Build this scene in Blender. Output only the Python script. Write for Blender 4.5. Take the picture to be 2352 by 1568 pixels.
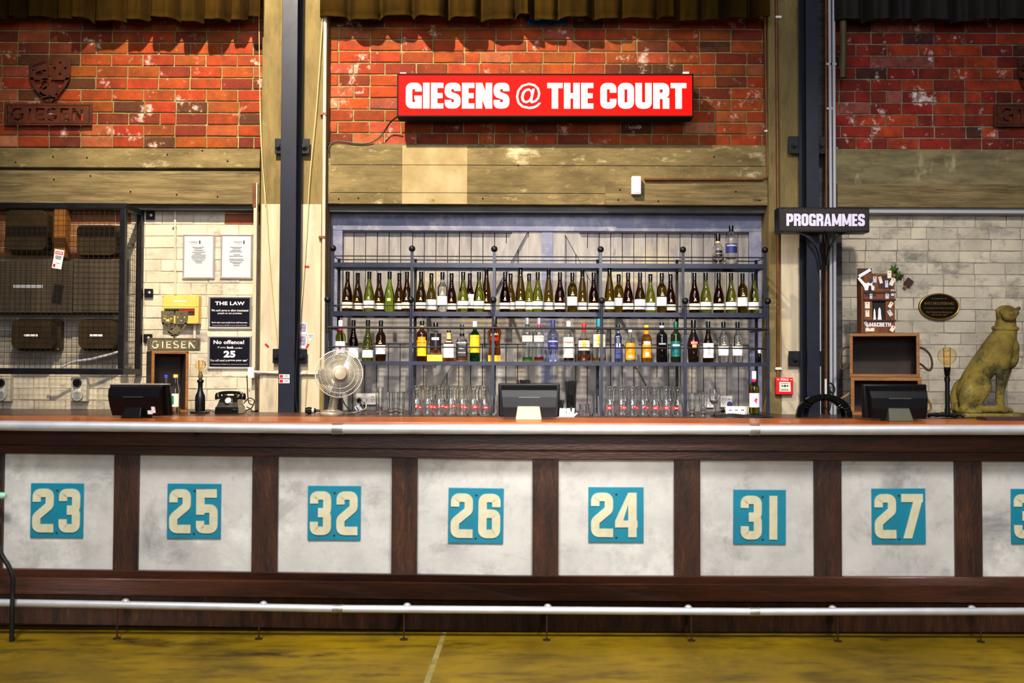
import bpy, bmesh, math, random
from mathutils import Vector as V, Matrix, Euler
from mathutils.geometry import tessellate_polygon

random.seed(7)
R = math.radians
SC = bpy.context.scene
COL = SC.collection
for o in list(bpy.data.objects):
    bpy.data.objects.remove(o)

# ------------------------------------------------------------------ camera
F = 2287.0                       # focal length in pixels of the 2352 px wide frame
PITCH = math.atan(66 / F)
CAM_LOC = V((0, -5.3, 1.384))
cd = bpy.data.cameras.new('camera')
cd.sensor_width = 36
cd.sensor_fit = 'HORIZONTAL'
cd.lens = 36 * F / 2352
cd.dof.use_dof = True
cd.dof.focus_distance = 7.5
cd.dof.aperture_fstop = 1.8
cam = bpy.data.objects.new('camera', cd)
COL.objects.link(cam)
CM = Euler((math.pi / 2 + PITCH, 0, 0)).to_matrix() @ Matrix.Rotation(0.0040, 3, 'Z')
cam.matrix_world = Matrix.Translation(CAM_LOC) @ CM.to_4x4()
SC.camera = cam

def S(r, g, b):
    f = lambda c: (c / 255 / 12.92) if c / 255 <= .04045 else ((c / 255 + .055) / 1.055) ** 2.4
    return (f(r), f(g), f(b), 1)

# ------------------------------------------------------------------ light
w = bpy.data.worlds.new('world')
SC.world = w
w.use_nodes = True
w.node_tree.nodes['Background'].inputs[0].default_value = (.75, .82, 1, 1)
w.node_tree.nodes['Background'].inputs[1].default_value = .05
SC.view_settings.view_transform = 'Standard'
SC.view_settings.look = 'None'
SC.view_settings.exposure = 0.35
SC.view_settings.gamma = 1
SC.view_settings.use_curve_mapping = False
SC.cycles.max_bounces = 28
SC.cycles.transmission_bounces = 28
SC.cycles.glossy_bounces = 8

def lamp(name, typ, loc, target, power, color, **kw):
    l = bpy.data.lights.new(name, typ)
    l.energy = power
    l.color = color
    for k, v in kw.items():
        setattr(l, k, v)
    o = bpy.data.objects.new(name, l)
    COL.objects.link(o)
    o.location = loc
    o.rotation_euler = (V(target) - V(loc)).to_track_quat('-Z', 'Y').to_euler()
    return o

lamp('stage_spotlight', 'SPOT', (-1.7, -1.6, 6.3), (-1.15, 2.6, 2.75), 2350, (1, .85, .62),
     spot_size=R(68), spot_blend=.75, shadow_soft_size=.08)
lamp('counter_fill', 'SPOT', (.7, -6.2, 4.3), (.35, 2.5, 1.10), 2100, (1, .94, .86),
     spot_size=R(23), spot_blend=.75, shadow_soft_size=.22)  # added fill spot for the doors and the lower shelf
lamp('side_fill', 'SPOT', (1.6, -3.4, 5.2), (3.3, 2.6, 1.75), 760, (1, .93, .82),
     spot_size=R(34), spot_blend=.9, shadow_soft_size=.15)  # added weak spot that lifts the right lower wall
for lx in (-1.75, 1.75):
    lamp('bar_fill', 'SPOT', (lx, -3.6, 5.4), (lx * .9, -.2, .5), 860, (1, .975, .94),
         spot_size=R(58), spot_blend=.75, shadow_soft_size=.35)  # added pair of spots that brighten the bar front
lamp('high_window', 'AREA', (0, -3.2, 4.6), (0, .2, .7), 120, (.93, .95, 1), shape='RECTANGLE', size=5.2, size_y=1.5)
lamp('front_fill', 'AREA', (.3, -9.0, 3.0), (.1, 0, 1.0), 185, (.95, .96, 1), shape='RECTANGLE', size=4.5, size_y=2.2)  # added soft fill from behind the camera, no real window

# ------------------------------------------------------------------ pixel helpers
def at(px, py, Y):
    d = CM @ V(((px - 1176) / F, -(py - 784) / F, -1))
    return CAM_LOC + d * ((Y - CAM_LOC.y) / d.y)
def sc(Y):
    return (Y - CAM_LOC.y) / F
def zat(py, Y, px=1176):
    return at(px, py, Y).z
def xat(px, Y, py=784):
    return at(px, py, Y).x

# ------------------------------------------------------------------ mesh helpers
ORIG = {}
def cat_props(o, label=None, cat=None, group=None, kind=None):
    if label: o['label'] = label
    if cat: o['category'] = cat
    if group: o['group'] = group
    if kind: o['kind'] = kind
    return o
def thing(name, label, cat, loc=(0, 0, 0), group=None):
    o = bpy.data.objects.new(name, None)
    o.empty_display_size = .05
    COL.objects.link(o)
    o.location = loc
    ORIG[o] = V(loc)
    return cat_props(o, label, cat, group)

class MB:
    def __init__(s):
        s.bm = bmesh.new()
        s.col = None
    def face(s, pts):
        return s.bm.faces.new([s.bm.verts.new(p) for p in pts])
    def box(s, x0, x1, y0, y1, z0, z1, M=None):
        p = [V((x, y, z)) for z in (z0, z1) for y in (y0, y1) for x in (x0, x1)]
        if M: p = [M @ q for q in p]
        v = [s.bm.verts.new(q) for q in p]
        for f in ((0, 2, 3, 1), (4, 5, 7, 6), (0, 1, 5, 4), (2, 6, 7, 3), (0, 4, 6, 2), (1, 3, 7, 5)):
            s.bm.faces.new([v[i] for i in f])
        return s
    def hexa(s, p):            # 8 points ordered like box
        v = [s.bm.verts.new(q) for q in p]
        for f in ((0, 2, 3, 1), (4, 5, 7, 6), (0, 1, 5, 4), (2, 6, 7, 3), (0, 4, 6, 2), (1, 3, 7, 5)):
            s.bm.faces.new([v[i] for i in f])
        return s
    def cyl(s, a, b, r, r2=None, n=16):
        return s.tube([a, b], [r, r if r2 is None else r2], n)
    def tube(s, pts, r, n=8, closed=False):
        pts = [V(p) for p in pts]
        if not isinstance(r, (list, tuple)): r = [r] * len(pts)
        rings = []
        N = len(pts)
        up = None
        for i, p in enumerate(pts):
            if closed: t = pts[(i + 1) % N] - pts[i - 1]
            else: t = pts[min(i + 1, N - 1)] - pts[max(i - 1, 0)]
            t.normalize()
            if up is None:
                up = V((0, 0, 1)) if abs(t.z) < .9 else V((0, 1, 0))
            a = (up - t * up.dot(t))
            if a.length < 1e-5: a = V((1, 0, 0)) - t * t.x
            a.normalize()
            up = a
            b = t.cross(a)
            rings.append([s.bm.verts.new(p + (a * math.cos(k * 2 * math.pi / n) + b * math.sin(k * 2 * math.pi / n)) * r[i]) for k in range(n)])
        for i in range(N if closed else N - 1):
            A, B = rings[i], rings[(i + 1) % N]
            for k in range(n):
                s.bm.faces.new((A[k], A[(k + 1) % n], B[(k + 1) % n], B[k]))
        if not closed:
            s.bm.faces.new(rings[0][::-1]); s.bm.faces.new(rings[-1])
        return s
    def lathe(s, prof, c=(0, 0, 0), n=24, sq=0, a0=None, a1=None, M=None, capb=True, capt=True):
        c = V(c)
        full = a0 is None
        rings = []
        for (r, z) in prof:
            ring = []
            for k in range(n if full else n + 1):
                th = k * 2 * math.pi / n if full else a0 + (a1 - a0) * k / n
                rr = rad(r, th, sq)
                p = V((rr * math.cos(th), rr * math.sin(th), z))
                if M: p = M @ p
                ring.append(s.bm.verts.new(c + p))
            rings.append(ring)
        for i in range(len(rings) - 1):
            A, B = rings[i], rings[i + 1]
            for k in range(n):
                j = (k + 1) % n if full else k + 1
                s.bm.faces.new((A[k], A[j], B[j], B[k]))
        if full:
            if capb: s.bm.faces.new(rings[0][::-1])
            if capt: s.bm.faces.new(rings[-1])
        return s
    def ball(s, c, r, n=16, m=10, M=None):
        c = V(c)
        if not isinstance(r, (list, tuple)): r = (r, r, r)
        top = s.bm.verts.new(c + (M @ V((0, 0, r[2])) if M else V((0, 0, r[2]))))
        bot = s.bm.verts.new(c + (M @ V((0, 0, -r[2])) if M else V((0, 0, -r[2]))))
        rings = []
        for i in range(1, m):
            ph = math.pi * i / m
            ring = []
            for k in range(n):
                th = 2 * math.pi * k / n
                p = V((r[0] * math.sin(ph) * math.cos(th), r[1] * math.sin(ph) * math.sin(th), r[2] * math.cos(ph)))
                if M: p = M @ p
                ring.append(s.bm.verts.new(c + p))
            rings.append(ring)
        for k in range(n):
            j = (k + 1) % n
            s.bm.faces.new((top, rings[0][k], rings[0][j]))
            s.bm.faces.new((bot, rings[-1][j], rings[-1][k]))
            for i in range(m - 2):
                s.bm.faces.new((rings[i][k], rings[i + 1][k], rings[i + 1][j], rings[i][j]))
        return s
    def shape(s, polys, y, depth, M=None):
        """outline(s) in the x-z plane (first outer, then holes), front face at y, going back by depth"""
        vs = [[V((p[0], p[1], 0)) for p in poly] for poly in polys]
        flat = [p for poly in vs for p in poly]
        tri = tessellate_polygon(vs)
        T = (lambda q: M @ q) if M else (lambda q: q)
        fr = [s.bm.verts.new(T(V((p.x, y, p.y)))) for p in flat]
        def add(l):
            try: return s.bm.faces.new(l)
            except ValueError: return None
        ff = []
        for t in tri:
            a, b, c = (flat[i] for i in t)
            ar = (b - a).cross(c - a).z
            if abs(ar) < 1e-12: continue
            f = [fr[i] for i in (t if ar > 0 else t[::-1])]
            add(f); ff.append([i for i in (t if ar > 0 else t[::-1])])
        if depth:
            bk = [s.bm.verts.new(T(V((p.x, y + depth, p.y)))) for p in flat]
            for f in ff: add([bk[i] for i in f[::-1]])
            o = 0
            for poly in vs:
                n = len(poly)
                for k in range(n):
                    a, b = o + k, o + (k + 1) % n
                    add((fr[a], bk[a], bk[b], fr[b]))
                o += n
        return s
    def build(s, name, m, parent=None, bevel=0, seg=2, label=None, smooth=True, angle=40, mods=None, rz=None, **kw):
        bm = s.bm
        if rz:      # (pivot, Matrix3)
            for v in bm.verts: v.co = rz[0] + rz[1] @ (v.co - rz[0])
        if not kw.pop('raw', False):
            bmesh.ops.remove_doubles(bm, verts=bm.verts, dist=1e-6)
            bmesh.ops.recalc_face_normals(bm, faces=bm.faces)
        O = ORIG.get(parent, V((0, 0, 0))) if parent else None
        if parent is None:
            O = kw.pop('origin', None)
            if O is None:
                O = V((0, 0, 0))
            O = V(O)
        for v in bm.verts: v.co -= O
        me = bpy.data.meshes.new(name)
        bm.to_mesh(me)
        bm.free()
        me.materials.append(m)
        if smooth:
            me.polygons.foreach_set('use_smooth', [True] * len(me.polygons))
            me.set_sharp_from_angle(angle=R(angle))
        o = bpy.data.objects.new(name, me)
        COL.objects.link(o)
        if parent:
            o.parent = parent
            ORIG[o] = O
        else:
            o.location = O
            ORIG[o] = O
        if bevel:
            b = o.modifiers.new('bevel', 'BEVEL')
            b.width = bevel; b.segments = seg; b.limit_method = 'ANGLE'; b.angle_limit = R(50)
        return cat_props(o, label, kw.get('cat'), kw.get('group'), kw.get('kind'))

def rad(r, th, sq):
    if not sq: return r
    c, s_ = abs(math.cos(th)), abs(math.sin(th))
    return r / ((c ** sq + s_ ** sq) ** (1 / sq))

def struct(name, mb, m, **kw):
    return mb.build(name, m, kind='structure', **kw)

def arc(cx, cz, r, a0, a1, n=8):
    return [(cx + r * math.cos(R(a0 + (a1 - a0) * i / n)), cz + r * math.sin(R(a0 + (a1 - a0) * i / n))) for i in range(n + 1)]
def rect(x0, x1, z0, z1):
    return [(x0, z0), (x1, z0), (x1, z1), (x0, z1)]
def rrect(x0, x1, z0, z1, r, n=4):
    return arc(x0 + r, z0 + r, r, 180, 270, n) + arc(x1 - r, z0 + r, r, 270, 360, n) + arc(x1 - r, z1 - r, r, 0, 90, n) + arc(x0 + r, z1 - r, r, 90, 180, n)
def ell(cx, cz, a, b, n=40):
    return [(cx + a * math.cos(2 * math.pi * i / n), cz + b * math.sin(2 * math.pi * i / n)) for i in range(n)]
def spline(pts, n=6):
    """Catmull-Rom through 3-D points"""
    P = [V(p) for p in pts]
    P = [P[0] * 2 - P[1]] + P + [P[-1] * 2 - P[-2]]
    out = []
    for i in range(1, len(P) - 2):
        a, b, c, d = P[i - 1:i + 3]
        for k in range(n):
            t = k / n
            out.append(.5 * ((2 * b) + (c - a) * t + (2 * a - 5 * b + 4 * c - d) * t * t + (3 * b - a - 3 * c + d) * t ** 3))
    out.append(P[-2])
    return out

# --- lettering: built-in font laid flat, and a heavy block face of my own
TXT = {}
def text_geo(body, bold):
    k = (body, bold)
    if k not in TXT:
        c = bpy.data.curves.new('lettering', 'FONT')
        c.body = body; c.size = 1; c.offset = bold; c.resolution_u = 3
        c.dimensions = '2D'; c.fill_mode = 'FRONT'
        c.space_character = 1 + bold * 1.5
        o = bpy.data.objects.new('lettering', c)
        m = o.to_mesh()
        vs = [(v.co.x, v.co.y) for v in m.vertices]
        fs = [list(p.vertices) for p in m.polygons]
        o.to_mesh_clear()
        bpy.data.objects.remove(o); bpy.data.curves.remove(c)
        x0 = min(v[0] for v in vs); x1 = max(v[0] for v in vs)
        z0 = min(v[1] for v in vs); z1 = max(v[1] for v in vs)
        TXT[k] = ([((v[0] - x0) / (x1 - x0) - .5, (v[1] - z0) / (z1 - z0) - .5) for v in vs], fs, (x1 - x0) / (z1 - z0))
    return TXT[k]
def put_text(mb, body, cx, cz, y, w, h, bold=0.0, M=None, fn=None):
    """text centred at (cx, cz) in the x-z plane, scaled to w x h (either may be None)"""
    vs, fs, asp = text_geo(body, bold)
    if w is None: w = h * asp
    if h is None: h = w / asp
    T = (lambda q: M @ q) if M else (lambda q: q)
    if fn: bv = [mb.bm.verts.new(fn(cx + a * w, cz + b * h)) for a, b in vs]
    else: bv = [mb.bm.verts.new(T(V((cx + a * w, y, cz + b * h)))) for a, b in vs]
    for f in fs:
        try: mb.bm.faces.new([bv[i] for i in f])
        except ValueError: pass
    return mb

def ribbon(path, t, r=0.0, n=4, closed=False):
    """outline of a polyline stroke of width t, its corners rounded by r at the centre line"""
    P = [V((p[0], p[1])) for p in path]
    N = len(P)
    pts = []
    for i, p in enumerate(P):
        if (not closed and i in (0, N - 1)) or r <= 0:
            pts.append(p); continue
        a, b = P[i - 1] - p, P[(i + 1) % N] - p
        if a.length < 1e-6 or b.length < 1e-6: continue
        ang = a.angle(b)
        if abs(ang - math.pi) < .15:
            pts.append(p); continue
        d = min(r / math.tan(ang / 2), a.length * .48, b.length * .48)
        q0, q1 = p + a.normalized() * d, p + b.normalized() * d
        for k in range(n + 1):
            u = k / n
            pts.append(q0 * (1 - u) ** 2 + p * 2 * u * (1 - u) + q1 * u * u)
    L, Rr = [], []
    M_ = len(pts)
    for i, p in enumerate(pts):
        pa = pts[i - 1] if (i > 0 or closed) else None
        pb = pts[(i + 1) % M_] if (i < M_ - 1 or closed) else None
        d1 = (p - pa).normalized() if pa is not None else None
        d2 = (pb - p).normalized() if pb is not None else None
        if d1 is None: d1 = d2
        if d2 is None: d2 = d1
        n1 = V((-d1.y, d1.x)); n2 = V((-d2.y, d2.x))
        m = n1 + n2
        if m.length < 1e-6: m = n1
        m.normalize()
        k = (t / 2) / max(.35, m.dot(n1))
        L.append(p + m * k); Rr.append(p - m * k)
    Q = []
    for i in range(M_ if closed else M_ - 1):
        j = (i + 1) % M_
        q = [Rr[i], Rr[j], L[j], L[i]]
        ar = sum(q[k].x * q[(k + 1) % 4].y - q[(k + 1) % 4].x * q[k].y for k in range(4))
        if ar > 1e-9: Q.append([[(v.x, v.y) for v in q]])
    return Q

def glyph(ch, w=.56, t=.19):
    """list of polygons [outer, holes...] in a cell w x 1 for a heavy block character"""
    a = t / 2; W = w - a; H = 1 - a; r = t * .55
    rb = lambda p, rr=r, c=False: ribbon(p, t, r, 5, c)
    v = lambda x, z0=0, z1=1: [[rect(x - a, x + a, z0, z1)]]
    g = {
        'G': [rb([(W, .66), (W, H), (a, H), (a, a), (W, a), (W, .40)]), [rect(w * .54, w, .36, .50)], [rect(w - t * .8, w, 0, .4)]],
        'C': [rb([(W, .62), (W, H), (a, H), (a, a), (W, a), (W, .38)])],
        'I': [v(a)], '1': [v(a)],
        'E': [v(a), [rect(0, w, 1 - t * .82, 1)], [rect(0, w, 0, t * .82)], [rect(0, w * .94, .5 - t * .4, .5 + t * .4)]],
        'S': [rb([(W, .68), (W, H), (a, H), (a, .56), (W, .43), (W, a), (a, a), (a, .33)])],
        'N': [v(a), v(W), [[(0, 1), (t * 1.0, 1), (w, 0), (w - t * 1.0, 0)]]],
        'T': [[rect(0, w, 1 - t * .82, 1)], v(w / 2)],
        'H': [v(a), v(W), [rect(0, w, .5 - t * .42, .5 + t * .42)]],
        'O': [rb([(a, a), (W, a), (W, H), (a, H)], r, True)],
        'U': [rb([(a, 1), (a, a), (W, a), (W, 1)])],
        'R': [v(a), rb([(t * .4, H), (W, H), (W, .5), (t * .4, .5)]), [rect(W - a, W + a, 0, .42)]],
        'P': [v(a), rb([(t * .4, H), (W, H), (W, .42), (t * .4, .42)])],
        'B': [v(a), rb([(t * .4, H), (W * .97, H), (W * .97, .52), (t * .4, .52)]), rb([(t * .4, .50), (W, .50), (W, a), (t * .4, a)])],
        'A': [[[(0, 0), (t, 0), (w * .5 + t * .12, 1), (w * .5 - t * .55, 1)]], [[(w - t, 0), (w, 0), (w * .5 + t * .55, 1), (w * .5 - t * .12, 1)]], [rect(w * .2, w * .8, .18, .33)]],
        'M': [v(a), v(W), [[(0, 1), (t * .95, 1), (w / 2 + t * .3, .12), (w / 2 - t * .3, .12)]], [[(w - t * .95, 1), (w, 1), (w / 2 + t * .3, .12), (w / 2 - t * .3, .12)]]],
        '2': [rb([(a, .70), (a, H), (W, H), (W, .62), (a, .36), (a, a), (w, a)], r * .6)],
        '3': [rb([(a, .72), (a, H), (W, H), (W, .52), (w * .38, .52)], r * .6), rb([(w * .38, .50), (W, .50), (W, a), (a, a), (a, .30)], r * .6)],
        '5': [[rect(0, w * .95, 1 - t, 1)], [rect(0, t, .42, 1)], rb([(a, .56), (W, .56), (W, a), (a, a), (a, .28)], r * .6)],
        '6': [rb([(W, .70), (W, H), (a, H), (a, a), (W, a), (W, .55), (t * .8, .55)], r * .6)],
        '4': [[rect(w * .60, w * .60 + t, 0, 1)], [rect(0, w * 1.02, .22, .22 + t * .8)], [[(0, .22), (0, .36), (w * .60, 1), (w * .60, .74), (t * .95, .36)]]],
        '7': [[rect(0, w, 1 - t * .95, 1)], [[(w - t * 1.05, 1 - t * .5), (w, 1 - t * .5), (w * .48, 0), (w * .08, 0)]]],
    }
    out = []
    def flat(e):
        if isinstance(e[0][0], (int, float)):
            ar = sum(e[k][0] * e[(k + 1) % len(e)][1] - e[(k + 1) % len(e)][0] * e[k][1] for k in range(len(e)))
            out.append(list(e) if ar > 0 else list(e)[::-1])
        else:
            for q in e: flat(q)
    flat(g[ch])
    return out
GW = {'I': .26, '1': .20, 'M': .76, 'A': .60, 'T': .55, 'N': .58, 'E': .44, 'H': .56, 'U': .57}
def put_block(mb, body, x0, x1, z0, z1, y, depth, w=.56, t=.19, gap=.055, M=None, tl=1.0):
    h = z1 - z0
    y0 = y
    adv = []
    for ch in body:
        if ch == ' ': adv.append(w * .34)
        elif ch == '@': adv.append(.86)
        else: adv.append((t if ch in 'I1' else GW.get(ch, .56) * w / .56))
    tot = sum(adv) + gap * (len(body) - 1)
    s_ = (x1 - x0) / tot
    x = x0
    for ch, ad in zip(body, adv):
        if ch == '@':
            put_text(mb, '@', x + ad * s_ / 2, z0 + h * .48, y - .0005, ad * s_ * .96, h * 1.02, .012)
        elif ch != ' ':
            for i_, poly in enumerate(glyph(ch, ad, t)):
                y = y0 - i_ * 3e-5
                mb.shape([[(x + p[0] * s_, z0 + p[1] * h) for p in poly]], y, depth, M)
        x += (ad + gap) * s_
    return mb

# ------------------------------------------------------------------ materials
def mat(name, c, rough=.5, metal=0, c2=None, c3=None, scale=6, stretch=(1, 1, 1), detail=6, lo=.35, hi=.65, bump=0, bscale=None,
        trans=0, ior=1.45, spec=.5, coat=0, emit=None, estr=0, alpha=1, dist=0, world=False, rvar=0):
    m = bpy.data.materials.new(name)
    m.use_nodes = True
    nt = m.node_tree
    N, L = nt.nodes, nt.links
    b = N['Principled BSDF']
    I = b.inputs
    I['Base Color'].default_value = c
    I['Roughness'].default_value = rough
    I['Metallic'].default_value = metal
    I['Transmission Weight'].default_value = trans
    I['IOR'].default_value = ior
    I['Specular IOR Level'].default_value = spec
    I['Coat Weight'].default_value = coat
    if emit:
        I['Emission Color'].default_value = emit
        I['Emission Strength'].default_value = estr
    if c2 or bump or rvar:
        tc = N.new('ShaderNodeTexCoord')
        mp = N.new('ShaderNodeMapping')
        mp.inputs['Scale'].default_value = stretch
        L.new(tc.outputs['Object'], mp.inputs[0])
        nz = N.new('ShaderNodeTexNoise')
        nz.inputs['Scale'].default_value = scale
        nz.inputs['Detail'].default_value = detail
        nz.inputs['Roughness'].default_value = .62
        nz.inputs['Distortion'].default_value = dist
        L.new(mp.outputs[0], nz.inputs['Vector'])
        if c2:
            cr = N.new('ShaderNodeValToRGB')
            e = cr.color_ramp.elements
            e[0].position = lo; e[0].color = c
            e[1].position = hi; e[1].color = c2
            if c3:
                q = e.new((lo + hi) / 2); q.color = c3
            L.new(nz.outputs[0], cr.inputs[0])
            L.new(cr.outputs[0], I['Base Color'])
        if rvar:
            mr = N.new('ShaderNodeMapRange')
            mr.inputs['To Min'].default_value = max(0, rough - rvar)
            mr.inputs['To Max'].default_value = min(1, rough + rvar)
            L.new(nz.outputs[0], mr.inputs[0])
            L.new(mr.outputs[0], I['Roughness'])
        if bump:
            bp = N.new('ShaderNodeBump')
            bp.inputs['Strength'].default_value = bump
            bp.inputs['Distance'].default_value = .01
            if bscale:
                n2 = N.new('ShaderNodeTexNoise')
                n2.inputs['Scale'].default_value = bscale
                n2.inputs['Detail'].default_value = 5
                L.new(mp.outputs[0], n2.inputs['Vector'])
                L.new(n2.outputs[0], bp.inputs['Height'])
            else:
                L.new(nz.outputs[0], bp.inputs['Height'])
            L.new(bp.outputs[0], I['Normal'])
    return m

def layer(m, color, scale, lo, hi, stretch=(1, 1, 1), detail=8, seed=0.0, rough=.7, band=None, dist=0, amt=1.0):
    """lay another noise-shaped stain of the given colour over a material's base colour"""
    nt = m.node_tree
    N, L = nt.nodes, nt.links
    b = N['Principled BSDF']
    src = b.inputs['Base Color'].links[0].from_socket if b.inputs['Base Color'].links else None
    mx = N.new('ShaderNodeMix'); mx.data_type = 'RGBA'
    tc = N.new('ShaderNodeTexCoord')
    mp = N.new('ShaderNodeMapping')
    mp.inputs['Scale'].default_value = stretch
    mp.inputs['Location'].default_value = (seed, seed * 1.7, seed * .6)
    nz = N.new('ShaderNodeTexNoise')
    nz.inputs['Scale'].default_value = scale
    nz.inputs['Detail'].default_value = detail
    nz.inputs['Roughness'].default_value = rough
    nz.inputs['Distortion'].default_value = dist
    mr = N.new('ShaderNodeMapRange')
    mr.inputs['From Min'].default_value = lo
    mr.inputs['From Max'].default_value = hi
    mr.inputs['To Max'].default_value = amt
    L.new(tc.outputs['Object'], mp.inputs[0]); L.new(mp.outputs[0], nz.inputs['Vector']); L.new(nz.outputs[0], mr.inputs[0])
    fac = mr.outputs[0]
    if band:            # (axis, full, none): the stain dwindles along an axis
        sp = N.new('ShaderNodeSeparateXYZ'); L.new(tc.outputs['Object'], sp.inputs[0])
        m2 = N.new('ShaderNodeMapRange')
        m2.inputs['From Min'].default_value = band[2]; m2.inputs['From Max'].default_value = band[1]
        L.new(sp.outputs[band[0]], m2.inputs[0])
        mu = N.new('ShaderNodeMath'); mu.operation = 'MULTIPLY'
        L.new(fac, mu.inputs[0]); L.new(m2.outputs[0], mu.inputs[1])
        fac = mu.outputs[0]
    L.new(fac, mx.inputs[0])
    if src: L.new(src, mx.inputs[6])
    else: mx.inputs[6].default_value = b.inputs['Base Color'].default_value
    mx.inputs[7].default_value = color
    L.new(mx.outputs[2], b.inputs['Base Color'])
    return m

def attr_base(m):
    """multiply in the per-brick colour"""
    nt = m.node_tree; N, L = nt.nodes, nt.links
    b = N['Principled BSDF']
    at_ = N.new('ShaderNodeAttribute'); at_.attribute_name = 'tone'
    src = b.inputs['Base Color'].links[0].from_socket
    mx = N.new('ShaderNodeMix'); mx.data_type = 'RGBA'; mx.blend_type = 'MULTIPLY'
    mx.inputs[0].default_value = 1
    L.new(src, mx.inputs[6]); L.new(at_.outputs['Color'], mx.inputs[7]); L.new(mx.outputs[2], b.inputs['Base Color'])
    return m

M = {}
M['brick'] = layer(attr_base(mat('red brick', S(255, 240, 225), .85, c2=S(205, 190, 185), scale=9, bump=.5, bscale=40)), S(238, 205, 190), 5.5, .60, .72, seed=3)
layer(M['brick'], S(90, 62, 30), 4, .62, .74, seed=9, stretch=(1, 1, 2))
M['mortar'] = mat('yellowed mortar', S(122, 102, 56), .95, c2=S(150, 136, 96), scale=14, bump=.7, bscale=60)
M['mortar_dull'] = mat('grey mortar', S(96, 84, 66), .95, c2=S(140, 130, 112), scale=14, bump=.7, bscale=60)
M['brick_dull'] = layer(attr_base(mat('old red brick with salts', S(230, 210, 210), .85, c2=S(160, 140, 140), scale=8, bump=.5, bscale=40)), S(225, 212, 208), 4.5, .58, .66, seed=5.5, detail=10)
M['white_brick'] = layer(mat('painted brick', S(226, 214, 192), .75, c2=S(196, 188, 172), scale=5, bump=.35, bscale=22), S(120, 116, 116), 3.2, .56, .74, seed=2, stretch=(1, 1, 1.6))
layer(M['white_brick'], S(40, 34, 34), 9, .68, .74, seed=11)
layer(M['white_brick'], S(178, 62, 34), 5.5, .725, .74, seed=17, stretch=(1, 1, 2))
M['grey_mortar'] = mat('grey painted joints', S(176, 168, 150), .8, c2=S(112, 106, 100), scale=7, bump=.4, bscale=30)
M['pale_patch'] = layer(mat('pale paint patch', S(178, 160, 120), .85, c2=S(150, 130, 86), scale=4), S(120, 96, 50), 6, .60, .68, seed=2)
M['crate_shade'] = mat('crate wood with painted shade', S(58, 38, 24), .7, c2=S(34, 24, 22), scale=3)  # shade inside the open crates, put into the board colour
M['white_mortar'] = mat('painted joints', S(196, 184, 160), .8, c2=S(140, 132, 120), scale=7, bump=.4, bscale=30)
M['grey_brick'] = layer(mat('pale grey painted brick', S(216, 204, 182), .7, c2=S(190, 180, 164), scale=5, bump=.35, bscale=22), S(96, 92, 92), 2.6, .53, .70, seed=4, stretch=(1, 1, 1.6))
layer(M['grey_brick'], S(30, 26, 28), 9, .69, .74, seed=13)
layer(M['grey_brick'], S(178, 60, 34), 5, .73, .745, seed=21, stretch=(1, 1, 2))
M['concrete'] = layer(mat('board marked concrete', S(136, 118, 76), .85, c2=S(104, 89, 54), scale=2.2, stretch=(1, 1, 5), bump=.4, bscale=25), S(226, 212, 170), 2.6, .58, .72, seed=1, stretch=(.8, 1, 1.6))
layer(M['concrete'], S(52, 44, 30), 5, .62, .76, seed=7, stretch=(.7, 1, 2))
M['concrete_dull'] = layer(mat('dingy concrete', S(138, 124, 88), .85, c2=S(104, 94, 66), scale=2.2, stretch=(1, 1, 5), bump=.4, bscale=25), S(176, 166, 130), 2.6, .58, .72, seed=1, stretch=(2.5, 1, 1))
layer(M['concrete_dull'], S(40, 36, 26), 5, .60, .76, seed=7, stretch=(.7, 1, 2))
M['plank_beam'] = layer(mat('weathered beam board', S(138, 120, 80), .8, c2=S(100, 84, 52), scale=5, stretch=(.5, 1, 8), bump=.5, bscale=30), S(58, 44, 26), 7, .60, .72, seed=6, stretch=(.5, 1, 3))
M['column'] = layer(mat('ochre concrete column', S(112, 96, 56), .85, c2=S(134, 116, 72), scale=2.4, stretch=(3, 1, .6), bump=.4, bscale=24), S(76, 62, 34), 5, .64, .78, seed=5)
M['column_paint'] = layer(mat('whitewashed column foot', S(208, 194, 168), .8, c2=S(180, 166, 142), scale=3, stretch=(4, 1, .5), bump=.3, bscale=30), S(140, 132, 122), 3, .58, .75, seed=3, stretch=(3, 1, .6))
layer(M['column_paint'], S(178, 60, 40), 4, .735, .75, seed=8)
M['steel'] = mat('navy black steel', S(30, 34, 52), .42, .3, c2=S(22, 24, 36), scale=8, spec=.5, rvar=.1)
M['black_steel'] = mat('blackened steel', S(14, 14, 18), .45, .4, c2=S(26, 26, 32), scale=12)
M['shelf_steel'] = mat('dark blue painted steel', S(34, 38, 62), .38, .2, c2=S(22, 24, 40), scale=10)
M['lintel'] = mat('rusty dark lintel', S(42, 40, 42), .6, .2, c2=S(78, 74, 70), scale=6, stretch=(.5, 1, 4))
M['curtain'] = layer(mat('brown oilcloth curtain', S(54, 36, 2), .95, spec=.1, c2=S(36, 24, 2), scale=3, stretch=(2, 1, .5), bump=.25, bscale=30), S(44, 32, 12), 4, .60, .75, seed=2)
M['curtain_shaded'] = mat('brown curtain with painted shade', S(24, 15, 9), .8, c2=S(15, 10, 7), scale=4)  # darker copy of the brown curtain, its shadow put into the colour
M['door_wood'] = layer(mat('grey washed boards', S(158, 153, 150), .65, c2=S(124, 119, 121), scale=4, stretch=(3, 1, .45), bump=.4, bscale=18), S(178, 166, 138), 1.6, .52, .68, seed=2)
layer(M['door_wood'], S(64, 62, 66), 3.4, .60, .75, seed=9, stretch=(2, 1, .7))
M['door_blue'] = layer(mat('blue grey frame paint', S(122, 124, 152), .6, c2=S(100, 104, 132), scale=4, stretch=(.6, 1, 3), bump=.3, bscale=20), S(176, 174, 176), 3, .58, .72, seed=4)
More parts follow.
